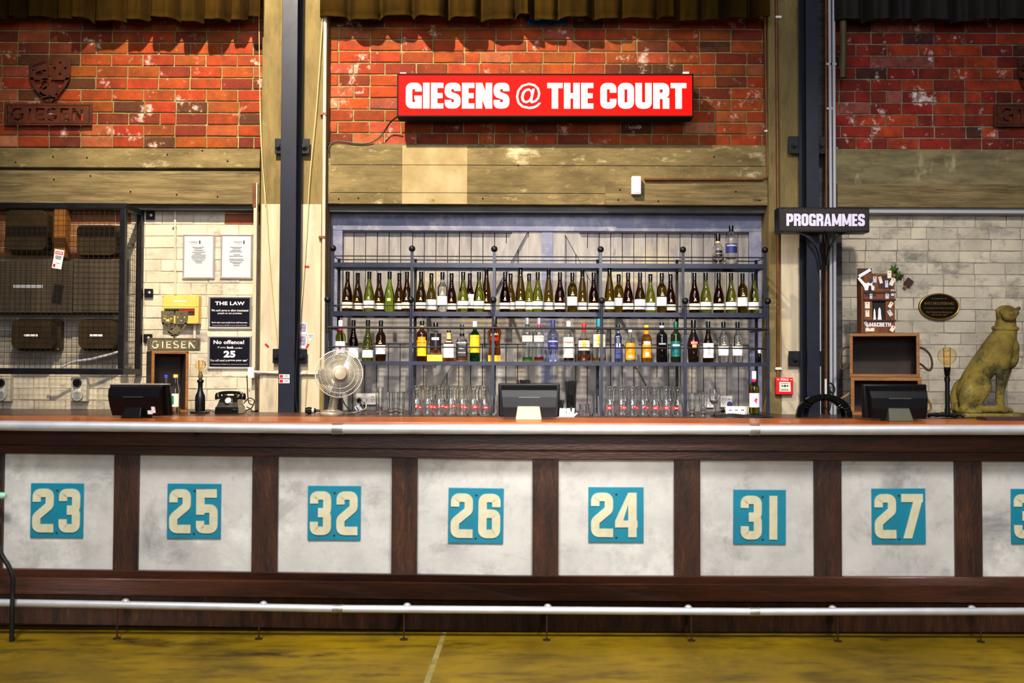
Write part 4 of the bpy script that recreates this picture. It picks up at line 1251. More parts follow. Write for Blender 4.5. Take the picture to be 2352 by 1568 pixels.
for gi, (row, lab) in enumerate((([954.5, 982, 1008.5, 1035, 1061.3, 1086.5, 1112.5], 'group of carafes beside the fan glasses'), ([1400.7, 1427, 1452.3, 1476.5, 1503, 1530.5, 1556.5], 'carafes beyond the monitor'))):
    for ri in range(2):
        for k, px in enumerate(row):
            if ri and k == 6: continue
            Y = (1.81 if ri == 0 else 2.02) + (.052 if k % 2 else 0)
            x = xat(px + (8 if ri else 0), Y, 920)
            if ri == 0 and k == 0 and gi == 0: x += .004
            t = cp if first else copy_tree(cp, (0, 0, 0)); first = False
            t.location = (x, Y, ZB + .0005); t.rotation_euler.z = rn.uniform(-.9, .9)
            where = 'fan side of central monitor' if gi == 0 else 'beyond the central monitor'
            if ri == 0: cat_props(t, 'clear carafe with red mark, %s from left in front row, %s' % (ORD[k], where), 'carafe', 'carafes on the back counter')
            else: cat_props(t, 'clear carafe with red mark in rear row, %s' % where, 'carafe', 'rear row carafes, ' + where)
def tumbler(px, ytop, wpx, lb, name='tumbler', Y=1.82, kind='straight', group=None):
    s_ = sc(Y)
    x = xat(px, Y, 930)
    h = zat(ytop, Y, px) - ZB; r = wpx / 2 * s_
    if kind == 'straight': prof = [(r * .94, 0), (r * .97, .004), (r, h)]; base = .014
    elif kind == 'pils': prof = [(r * .78, 0), (r * .80, .005), (r * .45, .018), (r * .48, .03), (r * .72, .055), (r * .92, h * .5), (r, h)]; base = .04
    elif kind == 'tall': prof = [(r * .80, 0), (r * .82, .006), (r * .62, .03), (r * .72, h * .35), (r * .95, h * .75), (r, h)]; base = .02
    t = thing(name, lb, 'glass', (x, Y, ZB + .0005), group)
    MB().lathe(lathe_glass('g', prof, .0018, base), c=(x, Y, ZB + .0005), n=32).build('glass_body', G['clear'], t, angle=60)
    MB().tube([V((x + (r - .001) * math.cos(a_), Y + (r - .001) * math.sin(a_), ZB + h + .0005)) for a_ in [k * math.pi / 14 for k in range(28)]], .0012, n=6, closed=True).build('rim', G['clear'], t)
    return t
tumbler(873, 890, 21, 'tallest curved beer glass beside the power socket', 'beer_glass', kind='tall')
tumbler(897.5, 900, 20, 'ribbed beer glass between the tallest glass and the shelf upright', 'beer_glass', kind='pils')
tumbler(921, 900.5, 20, 'beer glass touching the shelf upright beside the carafes', 'beer_glass', kind='pils', Y=1.84)
tumbler(909, 901, 20, 'beer glass half hidden in the second row of the beer glasses', 'beer_glass', kind='pils', Y=2.0)
tumbler(1137, 908, 15, 'slim clear glass squeezed between the carafes and the central monitor', 'highball_glass', Y=1.80)
tumbler(1342, 928, 25, 'short clear tumbler beside the straw holder', 'tumbler', Y=1.80)
tumbler(1368, 909, 23, 'tall straight clear glass beside the short tumbler', 'highball_glass', Y=1.80)
tumbler(1590, 902, 21, 'stemmed beer glass, first after the carafes beyond the upright', 'beer_glass', kind='pils')
tumbler(1615, 902, 20, 'stemmed beer glass next to the wine glass', 'beer_glass', kind='pils')
x, Y = xat(1641, 1.80, 930), 1.80
t = thing('wine_glass', 'tall stemmed wine glass before the white power strip', 'glass', (x, Y, ZB + .0005))
h = zat(893, Y, 1641) - ZB
o_ = [(.034, 0), (.034, .002), (.010, .008), (.005, .02), (.005, h * .38), (.012, h * .42), (.030, h * .52), (.038, h * .66), (.039, h * .78), (.034, h)]
i_ = [(.033, h), (.0378, h * .78), (.0365, h * .66), (.028, h * .53), (.008, h * .44)]
MB().lathe(o_ + i_, c=(x, Y, ZB + .0005), n=32).build('bowl', G['clear'], t, angle=60)
MB().tube([V((x + .0335 * math.cos(a_), Y + .0335 * math.sin(a_), ZB + h)) for a_ in [k * math.pi / 14 for k in range(28)]], .0012, n=6, closed=True).build('rim', G['clear'], t)
# straws
def straws(px, ytop, wtop, wbot, ybot, Y, n, seed, lb, gl=True):
    rnd = random.Random(seed)
    x = xat(px, Y, 920)
    t = thing('straw_holder', lb, 'straw holder', (x, Y, ZB))
    s_ = sc(Y)
    zt = zat(ytop, Y, px); zb_ = ZB + .03
    mb = MB()
    for k in range(n):
        a, q = rnd.uniform(0, 2 * math.pi), math.sqrt(rnd.random())
        tx, ty = math.cos(a) * q, math.sin(a) * q
        mb.cyl((x + tx * wbot * s_ * .40, Y + ty * wbot * s_ * .40, zb_), (x + tx * wtop / 2 * s_, Y + ty * wtop / 2 * s_, zt + rnd.uniform(-.008, .003)), .0028, n=6)
    mb.build('straws', M['black_soft'], t)
    if gl:
        zr = zat(ybot, Y, px); r = wbot / 2 * s_
        MB().lathe(lathe_glass('g', [(r * .95, 0), (r * .97, .005), (r * .72, .022), (r * .98, .05), (r * 1.02, zr - ZB)], .0018, .026), c=(x, Y, ZB + .0005), n=28).build('glass_body', G['clear'], t, angle=60)
    return t
straws(1311.5, 874.5, 28, 22, 902, 1.82, 70, 1, 'tall glass packed with black straws beside the central monitor')
straws(1204, 872, 28, 22, 905, 2.0, 50, 2, 'bunch of black straws poking up behind the central monitor')
straws(1287, 918, 18, 12, 940, 1.86, 26, 3, 'short bunch of black stirrers beside the central monitor', True)
x, Y = xat(1303, 1.72, 955), 1.72
t = thing('sachet_dish', 'white dish holding paper sachets beside the central monitor', 'dish', (x, Y, ZB))
MB().shape([[(x - .075, ZB), (x + .045, ZB), (x + .072, ZB + .024), (x + .066, ZB + .026), (x + .040, ZB + .008), (x - .068, ZB + .008), (x - .078, ZB + .024), (x - .083, ZB + .024)]], Y - .05, .09).build('dish', M['label_white'], t, bevel=.002)
rnd = random.Random(5)
for k in range(7):
    xx = x - .055 + k * .015 + rnd.uniform(-.003, .003)
    MB().box(xx - .009, xx + .009, Y - .0015, Y + .0015, ZB + .009, ZB + .058, Matrix.Translation(V((xx, Y - .02 + rnd.random() * .03, ZB))) @ Matrix.Rotation(rnd.uniform(-.35, .35), 4, 'Y') @ Matrix.Translation(-V((xx, Y, ZB)))).build('sachet', M['salt'] if k % 3 else M['label_white'], t)
# folded black cloth
x0, x1 = xat(1642, 1.72, 955), xat(1772, 1.72, 955)
mb = MB(); n = 40; g = []
for j in range(8):
    row = []
    for i in range(n):
        u = i / (n - 1); v_ = j / 7
        row.append(mb.bm.verts.new((x0 + (x1 - x0) * u, 1.66 + .22 * v_, ZB + .004 + .014 * min(1, 6 * u, 6 * (1 - u)) * (.8 + .35 * math.sin(u * 15 + v_ * 3)) * min(1, .35 + 2 * v_, 3 * (1.25 - v_)))))
    g.append(row)
for j in range(7):
    for i in range(n - 1): mb.bm.faces.new((g[j][i], g[j][i + 1], g[j + 1][i + 1], g[j + 1][i]))
o = mb.build('bar_towel', M['black_soft'], label='folded black cloth under the lone pink labelled wine bottle', cat='towel', origin=((x0 + x1) / 2, 1.77, ZB))
sd = o.modifiers.new('thick', 'SOLIDIFY'); sd.thickness = .004
# ================================================================== red lit sign
def wpx(px, Y): return px * sc(Y)
Yf, Ybk = 2.30, 2.46
x0, x1 = xat(912, Yf, 220), xat(1593, Yf, 220)
z0, z1 = zat(268, Yf, 1250), zat(169, Yf, 1250)
t = thing('light_box_sign', 'red lit sign box with white capitals mounted high on the brickwork', 'sign', ((x0 + x1) / 2, Ybk, (z0 + z1) / 2))
e = wpx(3.2, Yf)
MB().box(x0, x1, Yf + .012, Ybk, z0, z1).build('case', M['sign_case'], t, bevel=.002)
MB().shape([rect(x0, x1, z0, z1), rect(x0 + e, x1 - e, z0 + e, z1 - e)[::-1]], Yf, .02).build('frame', M['sign_case'], t)
MB().box(x0 + e, x1 - e, Yf + .006, Yf + .011, z0 + e, z1 - e).build('face', M['sign_red'], t)
mb = MB()
put_block(mb, 'GIESENS', xat(932, Yf, 220), xat(1170, Yf, 220), zat(249, Yf, 1250), zat(190, Yf, 1250), Yf + .0035, .002, w=.60, t=.245, gap=.055)
put_block(mb, 'THE', xat(1257, Yf, 220), xat(1363, Yf, 220), zat(249, Yf, 1250), zat(190, Yf, 1250), Yf + .0035, .002, w=.60, t=.245, gap=.055)
put_block(mb, 'COURT', xat(1379, Yf, 220), xat(1577, Yf, 220), zat(249, Yf, 1250), zat(190, Yf, 1250), Yf + .0035, .002, w=.60, t=.245, gap=.055)
put_text(mb, '@', xat(1214, Yf, 220), zat(220, Yf, 1250), Yf + .0035, wpx(58, Yf), wpx(61, Yf), .002)
mb.build('lettering', M['sign_white'], t, raw=True, smooth=False)
for px in (926, 1576):
    px_box(MB(), px - 7, px + 7, 165.5, 171, Yf + .03, .14).build('hanging_tab', M['label_white'], t)
for px in (980, 1520):
    p = at(px, 220, Ybk); MB().box(p.x - .02, p.x + .02, Ybk, YW + .008, p.z - .03, p.z + .03).build('standoff', M['black_steel'], t)
t.rotation_euler.y = -.003
cabl = [at(912, 268, 2.44), at(896, 282, 2.50), at(884, 300, 2.53), at(868, 318, 2.53), at(848, 328, 2.53), at(820, 329, 2.53), at(790, 325, 2.53), at(768, 325, 2.53), at(756, 331, 2.52), at(752, 340, 2.47)]
MB().tube(spline(cabl, 5), .0055, n=8).build('cable', M['wire'], label='dark cable drooping from the red sign to the white pipe', cat='cable', origin=cabl[0])
bs = thing('blue_sign', 'blue enamel sign peeking out below the curtain above the red sign', 'sign', at(1256, 44, 2.55))
px_box(MB(), 1209, 1303, 26, 57, 2.575, .012).build('plate', M['blue_sign'], bs)
p = at(1232, 40, 2.572); mb = MB(); mb.shape([ell(p.x, p.z, .05, .024)], 2.573, .003); mb.build('print', M['label_white'], bs)

# ================================================================== shield plaques
def crest(name, px0, px1, sp, pp, Y, m, lb, cat, thick=.006, posts=True, bolts=True):
    """sp: shield px box (x0, x1, y0, y1); pp: name plate px box"""
    cxp, cyp = (pp[0] + pp[1]) / 2, (pp[2] + pp[3]) / 2
    c = at(cxp, cyp, Y)
    t = thing(name, lb, cat, V((c.x, Y, at(cxp, pp[3], Y).z)))
    s_ = sc(Y)
    W, H = (pp[1] - pp[0]) * s_, (pp[3] - pp[2]) * s_
    X = lambda u: c.x + (u - .5) * W
    Z = lambda v_: c.z + (v_ - .5) * H
    plate = [rect(X(0), X(1), Z(0), Z(1))]
    # letters are cut through the plate
    def cut(poly): plate.append([(X(u), Z(v_)) for u, v_ in poly][::-1])
    lw = .13; g = [.085, .275, .355, .49, .635, .775]
    z0, z1 = .22, .78
    zz = lambda q: z0 + q * (z1 - z0)
    def rib(path, off, w_, tk=.026):
        P = [V((off + u * w_, zz(v_) * H / W)) for u, v_ in path]
        L, Q = [], []
        for i, p in enumerate(P):
            a = P[max(i - 1, 0)]; b = P[min(i + 1, len(P) - 1)]
            d = (b - a).normalized(); n = V((-d.y, d.x))
            if 0 < i < len(P) - 1:
                d1 = (p - a).normalized(); k = 1 / max(.6, abs(n.dot(V((-d1.y, d1.x)))))
            else: k = 1
            L.append(p + n * tk / 2 * k); Q.append(p - n * tk / 2 * k)
        cut([(q.x, q.y * W / H) for q in L + Q[::-1]][::-1])
    ring = lambda a0, a1, cx, cz, rx, rz, n=9: [(cx + rx * math.cos(R(a0 + (a1 - a0) * i / n)), cz + rz * math.sin(R(a0 + (a1 - a0) * i / n))) for i in range(n + 1)]
    rib(ring(50, 330, .5, .5, .46, .46, 14) + [(.92, .46), (.62, .46)], g[0], lw)
    cut([(g[1], zz(.04)), (g[1] + .028, zz(.04)), (g[1] + .028, zz(.96)), (g[1], zz(.96))])
    for q in (g[2], g[4]):
        w_ = .10; k = .028
        cut([(q, zz(0)), (q + w_, zz(0)), (q + w_, zz(.16)), (q + k, zz(.16)), (q + k, zz(.42)), (q + w_ * .85, zz(.42)), (q + w_ * .85, zz(.58)), (q + k, zz(.58)), (q + k, zz(.84)), (q + w_, zz(.84)), (q + w_, zz(1)), (q, zz(1))])
    rib(ring(30, 260, .5, .73, .42, .21, 9) + ring(80, -150, .5, .27, .42, .21, 9), g[3], .105)
    q, w_, k = g[5], .125, .030
    cut([(q, zz(0)), (q + k, zz(0)), (q + k, zz(.62)), (q + w_ - k, zz(0)), (q + w_, zz(0)), (q + w_, zz(1)), (q + w_ - k, zz(1)), (q + w_ - k, zz(.38)), (q + k, zz(1)), (q, zz(1))])
    MB().shape(plate, Y, thick).build('name_plate', m, t, smooth=False)
    gm = MB()
    for (u0, u1, v0, v1) in ((.03, .97, .895, .915), (.03, .97, .085, .105), (.03, .036, .1, .9), (.964, .97, .1, .9)):
        gm.box(X(u0), X(u1), Y - .0012, Y + .001, Z(v0), Z(v1))
    gm.build('border_groove', M['sign_case'], t)
    # shield frame
    sx0, sx1, sy0, sy1 = sp
    a, b = at(sx0, sy0, Y), at(sx1, sy1, Y)
    cx = (a.x + b.x) / 2; w2 = (b.x - a.x) / 2; zt, zb = a.z, b.z; hh = zt - zb
    def side(k, top=1.0):
        return [(k * (1 - .04 * u - .96 * max(0, (u - .30) / .70) ** 1.9), 1 - u) for u in [i / 14 for i in range(15)]]
    SX = lambda u: cx + u * w2
    SZ = lambda v_: zb + v_ * hh
    out = [(SX(u), SZ(v_)) for u, v_ in side(1)] + [(SX(-u), SZ(v_)) for u, v_ in side(1)[::-1]]
    kk = .84
    inn = [(SX(u * kk), SZ(.06 + v_ * .94)) for u, v_ in side(1) if v_ < .50] + [(SX(-u * kk), SZ(.06 + v_ * .94)) for u, v_ in side(1)[::-1] if v_ < .50]
    slot = rect(SX(-.05), SX(.07), SZ(.54), SZ(1.01))
    def star(u, v_, r):
        return [(SX(u) + r * (1 if i % 2 == 0 else .42) * math.sin(i * math.pi / 5), SZ(v_) + r * (1 if i % 2 == 0 else .42) * math.cos(i * math.pi / 5)) for i in range(10)][::-1]
    # quarters: two plates with a slot between, right one with four stars, left with bars and a leafy blot
    frame = [out[::-1] if False else out, inn[::-1]]
    lower = [q for q in out if q[1] <= SZ(.56)]
    rq = [(SX(.07), SZ(.52)), (SX(.87), SZ(.52))] + [(SX(u), SZ(v_)) for u, v_ in side(1)[::-1] if v_ > .56] + [(SX(.07), SZ(1))]
    MB().shape([rq] + [star(u, v_, .10 * w2) for u, v_ in ((.5, .90), (.24, .78), (.74, .78), (.5, .65))], Y, thick).build('star_quarter', m, t, smooth=False)
    lq = [(SX(-.06), SZ(1))] + [(SX(-u), SZ(v_)) for u, v_ in side(1) if v_ > .56] + [(SX(-.87), SZ(.52)), (SX(-.06), SZ(.52))]
    bars = [[(SX(-.84), SZ(.83)), (SX(-.84), SZ(.815)), (SX(-.18), SZ(.925)), (SX(-.18), SZ(.94))], [(SX(-.80), SZ(.80)), (SX(-.80), SZ(.785)), (SX(-.16), SZ(.895)), (SX(-.16), SZ(.91))],
            [(SX(-.82), SZ(.74)), (SX(-.62), SZ(.74)), (SX(-.62), SZ(.70)), (SX(-.82), SZ(.70))], [(SX(-.36), SZ(.74)), (SX(-.16), SZ(.74)), (SX(-.16), SZ(.70)), (SX(-.36), SZ(.70))]]
    blot = [(SX(-.50) + (.17 + .05 * math.cos(5 * a_)) * w2 * math.cos(a_), SZ(.66) + (.055 + .02 * math.cos(5 * a_)) * hh * math.sin(a_)) for a_ in [k * math.pi / 10 for k in range(20)]]
    MB().shape([lq] + [x_ for x_ in bars] + [blot[::-1]], Y, thick).build('leaf_quarter', m, t, smooth=False)
    # side bands
    for sg in (1, -1):
        o1 = [(SX(sg * u), SZ(v_)) for u, v_ in side(1) if v_ < .62]
        i1 = [(SX(sg * max(u - .17, 0)), SZ(v_ + (.05 if v_ < .2 else 0))) for u, v_ in side(1) if v_ < .62]
        bnd = MB()
        for k in range(len(o1) - 1):
            q = [o1[k], o1[k + 1], i1[k + 1], i1[k]]
            if sg > 0: q = q[::-1]
            bnd.shape([q], Y, thick)
        bnd.build('shield_band', m, t, smooth=False)
    # swan: body, wing tips, neck and head
    sw = MB()
    body = [(-.46, .22), (-.42, .30), (-.30, .36), (-.12, .38), (.06, .42), (.20, .50), (.30, .42), (.42, .44), (.38, .36), (.48, .34), (.36, .26), (.40, .18), (.22, .20), (.05, .17), (-.15, .16), (-.34, .17)]
    sw.shape([[(SX(u), SZ(v_)) for u, v_ in body][::-1]], Y, thick)
    nk = ring(200, -10, -.22, .46, .17, .075, 8)
    P = [(-.46, .34)] + [(-.48, .40)] + nk + [(-.05, .40), (-.20, .33)]
    for k in range(len(nk) - 1):
        a_, b_ = nk[k], nk[k + 1]
        n_ = V((-(b_[1] - a_[1]) * hh, (b_[0] - a_[0]) * w2)); n_.normalize(); n_ *= w2 * .06
        q = [(SX(a_[0]) + n_.x, SZ(a_[1]) + n_.y), (SX(b_[0]) + n_.x, SZ(b_[1]) + n_.y), (SX(b_[0]) - n_.x, SZ(b_[1]) - n_.y), (SX(a_[0]) - n_.x, SZ(a_[1]) - n_.y)]
        ar = sum(q[i][0] * q[(i + 1) % 4][1] - q[(i + 1) % 4][0] * q[i][1] for i in range(4))
        sw.shape([q if ar > 0 else q[::-1]], Y, thick)
    for q in ([(-.46, .44), (-.32, .46), (-.42, .36), (-.47, .35)], [(-.12, .46), (.0, .45), (-.16, .32), (-.34, .30)]):
        sw.shape([[(SX(u), SZ(v_)) for u, v_ in q][::-1]], Y, thick)
    for q in ([(-.44, .15), (-.2, .11), (.1, .13), (.36, .12), (.40, .15), (.1, .17), (-.2, .15)],):
        sw.shape([[(SX(u), SZ(v_ - .02)) for u, v_ in q]], Y, thick)
    sw.box(SX(-.015), SX(.02), Y, Y + thick, SZ(.0), SZ(.20))
    sw.build('swan', m, t, smooth=False, raw=True)
    for u, v_ in ((.05, .82), (.95, .82)):
        MB().ball((X(u), Y - .002, Z(v_)), .004, 8, 6).build('rivet', M['gold'], t)
    if posts:
        for (u, v_) in ((.1, .5), (.93, .5)): MB().cyl((X(u) + .0, Y + thick, Z(.12)), (X(u), YW + .01, Z(.12)), .006, n=8).build('standoff', M['black_steel'], t)
    return t
crest('shield_plaque', 0, 0, (66, 161, 133, 238), (10, 212, 237, 288), 2.555, M['rust'], 'rusted steel shield plaque with swan, fixed to the sunlit brickwork', 'plaque')
crest('shield_plaque', 0, 0, (2338, 2433, 133, 240), (2283, 2485, 238, 291), 2.555, M['rust'], 'rusted shield plaque cut off by the picture edge on the dim brickwork', 'plaque')
Yc = 2.06
crest('shield_plaque', 0, 0, (370, 431, 714, 777), (338, 460, 776, 806), Yc, M['rust_grey'], 'small grey steel shield plaque standing on the tall narrow crate', 'plaque', thick=.004, posts=False)

# ================================================================== programmes sign
Yp = 2.08
t = thing('programmes_sign', 'dark box sign with pale capitals reading programmes on the steel post', 'sign', at(1890, 532, Yp))
px_box(MB(), 1789, 1997, 476, 533, Yp, .13).build('case', M['black_steel'], t, bevel=.003)
px_box(MB(), 1792, 1995, 480, 529, Yp - .002, .004).build('face', M['rust'] if False else mat('dark brown sign face', S(46, 36, 34), .5, .2, c2=S(30, 24, 24), scale=9), t)
mb = MB(); put_block(mb, 'PROGRAMMES', xat(1806, Yp, 505), xat(1986, Yp, 505), zat(519, Yp, 1890), zat(491, Yp, 1890), Yp - .0045, .003, w=.58, t=.225, gap=.05)
mb.build('lettering', M['prog_letter'], t, raw=True, smooth=False)
for px, py in ((1796, 479), (1990, 479), (1796, 530), (1990, 530), (1895, 479), (1895, 531)):
    MB().ball(at(px, py, Yp - .002), .005, 8, 6).build('rivet', M['black_steel'], t)
for x_a, x_b in ((1830, 1884), (1948, 1899)):
    P = []
    for k in range(13):
        u = k / 12 * math.pi / 2
        P.append(at(x_a + (x_b - x_a) * math.sin(u), 534 + 75 * (1 - math.cos(u)), Yp + .06))
    mb = MB()
    for i in range(12):
        a, b = P[i], P[i + 1]
        d = (b - a).normalized(); n_ = V((-d.z, 0, d.x)) * .005
        mb.hexa([a - n_ + V((0, -.02, 0)), b - n_ + V((0, -.02, 0)), a - n_ + V((0, .02, 0)), b - n_ + V((0, .02, 0)), a + n_ + V((0, -.02, 0)), b + n_ + V((0, -.02, 0)), a + n_ + V((0, .02, 0)), b + n_ + V((0, .02, 0))])
    mb.build('scroll_bracket', M['black_steel'], t, raw=True)
px_box(MB(), 1862, 1878, 500, 520, Yp + .128, .011).build('mount', M['black_steel'], t)

# ================================================================== conduits and pipes
def run(name, pts, Y, r, m, lb, cat='pipe', clips=(), n=14, sp=False):
    P = [at(a, b, Y) for a, b in pts]
    o = P[-1]
    t = thing(name, lb, cat, o)
    MB().tube(spline(P, 6) if sp else P, r, n=n).build('pipe', m, t)
    for (cx_, cy_, cm) in clips:
        p = at(cx_, cy_, Y)
        MB().box(p.x - r * 2.6, p.x + r * 1.1, Y - r * 1.15, Y + r, p.z - r * .7, p.z + r * .7).build('clip', cm, t)
    return t
run('wall_pipe', [(747.5, -30), (744, 470), (742, 860)], 2.46, .0135, M['conduit_white'], 'white painted pipe running down the column edge beside the doors', clips=[(746, 262, M['conduit_brown']), (743, 545, M['conduit_brown'])])
run('wall_pipe', [(752, 480), (751, 800)], 2.56, .010, M['conduit_brown'], 'thin brown pipe in the corner behind the white painted pipe')
run('wall_pipe', [(1783, -30), (1787, 480), (1787, 868)], 2.465, .0125, M['conduit_brown'], 'brown conduit running down the column to the red fire alarm point', clips=[(1790, 40, M['label_white']), (1790, 846, M['label_white'])])
run('wall_pipe', [(1757, 40), (1760, 250), (1763, 398), (1760, 408), (1750, 412), (1480, 412)], 2.525, .0095, M['conduit_brown'], 'brown conduit bending from the curtain to the white sensor', clips=[(1763, 301, M['label_white'])])
run('wall_pipe', [(1905, -30), (1908, 480), (1909, 975)], 2.45, .0125, M['conduit_grey'], 'pale grey pipe behind the programmes sign, first of the pair', clips=[(1906, 148, M['conduit_grey']), (1907, 250, M['conduit_grey'])])
run('wall_pipe', [(1914.5, -30), (1917, 480), (1918, 975)], 2.45, .0125, M['conduit_grey'], 'pale grey pipe behind the programmes sign, second of the pair', clips=[(1916, 148, M['conduit_grey'])])
run('wall_pipe', [(1897, -30), (1898, 480), (1898, 975)], 2.47, .010, M['conduit_brown'], 'dark brown pipe between the steel post and the grey pipes')
run('wall_pipe', [(1884, 620), (1884, 975)], 2.44, .0055, M['conduit_white'], 'thin white pipe against the steel post behind the black hoops')
run('down_pipe', [(1936, -30), (1937, 100), (1937, 179)], 2.42, .027, M['drain'], 'stub of mottled downpipe ending above the salt stained brick', cat='pipe')
run('wall_pipe', [(402, 483), (402, 676)], 2.665, .008, M['conduit_white'], 'thin white conduit dropping to the yellow fuse box', clips=[(402, 520, M['conduit_white'])])
run('wall_pipe', [(447, 740), (447, 785)], 2.66, .0115, M['conduit_white'], 'short white pipe stub under the yellow fuse box')
t = run('cable_conduit', [(572, 853), (655, 857), (745, 858)], 2.45, .0105, M['conduit_white'], 'white horizontal conduit crossing the column behind the steel post', clips=[(598, 855, M['silver']), (690, 858, M['silver'])])
px_box(MB(), 569, 583, 843, 868, 2.42, .05).build('junction_box', M['white_plastic'], t, bevel=.003)
# cords
def cord(pts, Y, r, m, lb, name='cord'):
    P = [at(a, b, Y) if len(q) == 2 else at(a, b, q[2]) for q in pts for a, b in [q[:2]]]
    return MB().tube(spline(P, 6), r, n=7).build(name, m, label=lb, cat='cord', origin=P[-1])
cord([(594, -20), (596, 150), (599, 320), (611, 470), (622, 640), (638, 800)], 2.44, .0028, M['rope'], 'pale hanging cord on the column, nearer the framed signs', 'hanging_cord')
cord([(596, 160), (601, 330), (609, 470)], 2.452, .0022, M['rope'], 'second strand of pale cord against the column edge, ending at the whitewash', 'hanging_cord')
cord([(742, 20), (728, 230), (712, 400), (702, 560), (692, 700), (686, 800)], 2.44, .0028, M['rope'], 'pale hanging cord beside the two small photographs', 'hanging_cord')
cord([(686, 740), (682, 800), (679, 880), (681, 930), (690, 962)], 2.16, .0045, M['wire'], 'black cable hanging beside the steel post down to the counter', 'hanging_cord')
# sensor
t = thing('motion_sensor', 'white motion sensor on the concrete beam at the end of brown conduit', 'sensor', at(1462, 425, 2.5))
px_box(MB(), 1451, 1473, 404, 446, 2.47, .055).build('housing', M['white_plastic'], t, bevel=.008, seg=3)
px_box(MB(), 1455, 1469, 424, 442, 2.466, .01).build('lens', M['label_white'], t, bevel=.003)
# fire call point
Yq = 2.43
t = thing('fire_call_point', 'red fire alarm call point at the foot of the brown conduit', 'fire alarm', at(1803, 906, 2.47))
px_box(MB(), 1783, 1822, 867, 906, Yq, .045).build('case', M['fire_red'], t, bevel=.005, seg=3)
px_box(MB(), 1790, 1816, 877, 899, Yq - .002, .004).build('window', M['label'], t)
mb = MB(); p = at(1802.5, 871.5, Yq - .0015); put_text(mb, 'FIRE', p.x, p.z, p.y, wpx(18, Yq), wpx(5, Yq), .03)
for q in (-15, 15): put_text(mb, '_', p.x + wpx(q, Yq), p.z, p.y, wpx(5, Yq), wpx(1.6, Yq), .02)
mb.build('lettering', M['label_white'], t, raw=True, smooth=False)
mb = MB()
for px, r in ((1797, 2.2), (1803, 3.0), (1809, 2.2)): q = at(px, 886, Yq - .0035); mb.shape([ell(q.x, q.z, wpx(r, Yq), wpx(r * .9, Yq), 12)], q.y, .001)
for py in (880, 893, 895.5): px_box(mb, 1794, 1811, py, py + 1, Yq - .0035, .001)
mb.build('pictogram', M['ink'], t, raw=True)

# ================================================================== wall boards left of the doors
def framed(px0, px1, py0, py1, lb, content, Y=2.655, field='paper', fr='silver', cat='framed notice', name='framed_notice'):
    c = at((px0 + px1) / 2, (py0 + py1) / 2, Y)
    s_ = sc(Y); hw, hh = (px1 - px0) / 2 * s_, (py1 - py0) / 2 * s_
    t = thing(name, lb, cat, c, group=None)
    e = 6.2 * s_
    mb = MB()
    o = [(c.x - hw, c.z - hh), (c.x + hw, c.z - hh), (c.x + hw, c.z + hh), (c.x - hw, c.z + hh)]
    i = [(c.x - hw + e, c.z - hh + e), (c.x + hw - e, c.z - hh + e), (c.x + hw - e, c.z + hh - e), (c.x - hw + e, c.z + hh - e)]
    m_ = [((a[0] + b[0]) / 2, (a[1] + b[1]) / 2) for a, b in zip(o, i)]
    for k in range(4):
        l = (k + 1) % 4
        for A, B_, ya, yb in ((o, m_, Y + .018, Y), (m_, i, Y, Y + .012)):
            mb.face([V((A[k][0], ya, A[k][1])), V((A[l][0], ya, A[l][1])), V((B_[l][0], yb, B_[l][1])), V((B_[k][0], yb, B_[k][1]))])
    mb.build('frame', M[fr], t, smooth=False)
    MB().box(c.x - hw + e * .9, c.x + hw - e * .9, Y + .010, Y + .016, c.z - hh + e * .9, c.z + hh - e * .9).build('sheet', M[field], t)
    W2, H2 = (hw - e) * 2, (hh - e) * 2
    mb = MB()
    for (body, u, v_, w_, h_, bold) in content:
        if body == '-': mb.box(c.x + (u - w_ / 2) * W2, c.x + (u + w_ / 2) * W2, Y + .0092, Y + .0098, c.z + v_ * H2, c.z + v_ * H2 + h_ * H2)
        else: put_text(mb, body, c.x + u * W2, c.z + v_ * H2, Y + .0092, w_ * W2 if w_ else None, h_ * H2 if h_ else None, bold)
    mb.build('printing', M['ink'] if field == 'paper' else M['white_paint'], t, raw=True, smooth=False)
    return t
def doc(seed, hx):
    rnd = random.Random(seed)
    L = [('Christchurch', hx, .36, .30, .035, .02), ('City Council', hx + .02, .31, .22, .025, 0)]
    L += [('-', hx + .22, .31, .05, .09, 0)]
    v_ = .22
    for w_ in (.42, .30, .34, .46, .24, .5, .52, .5, .44, .28, .22):
        L.append(('-', rnd.uniform(-.02, .02), v_, w_, .013, 0)); v_ -= rnd.choice((.035, .045, .075))
    return L
framed(417, 493, 536, 640, 'certificate in silver frame, the one nearer the wire cage', doc(1, -.18))
framed(504, 580, 536, 640, 'certificate in silver frame, the one nearer the column', doc(4, .05))
framed(476, 578, 679, 756, 'black framed notice headed the law on the white brick', [('THE LAW', .0, .33, .76, .13, .035), ("We can't serve or allow intoxicated", 0, .08, .95, .075, .02), ('people on our premises', 0, -.03, .62, .075, .02),
       ("Don't take it personally if our staff intervene.", 0, -.36, .92, .065, .02), ("We can be fined up to $10,000 or lose our licence if they don't", 0, -.455, .9, .035, 0)], field='poster')
framed(475, 578, 770, 848, 'black framed notice about proving your age, below the law notice', [('No offence!', -.02, .36, .78, .14, .03), ('If you', -.2, .17, .2, .075, 0), ('look', .02, .175, .17, .09, .035), ('under', .23, .16, .2, .06, 0),
       ('25', .0, -.06, .30, .24, .05), ('You will need to', -.27, -.28, .44, .075, 0), ('prove your age*', .22, -.28, .5, .08, .03), ('We can be fined up to $10,000 or lose our licence if we serve anyone under 18', 0, -.42, .92, .035, 0)], field='poster')
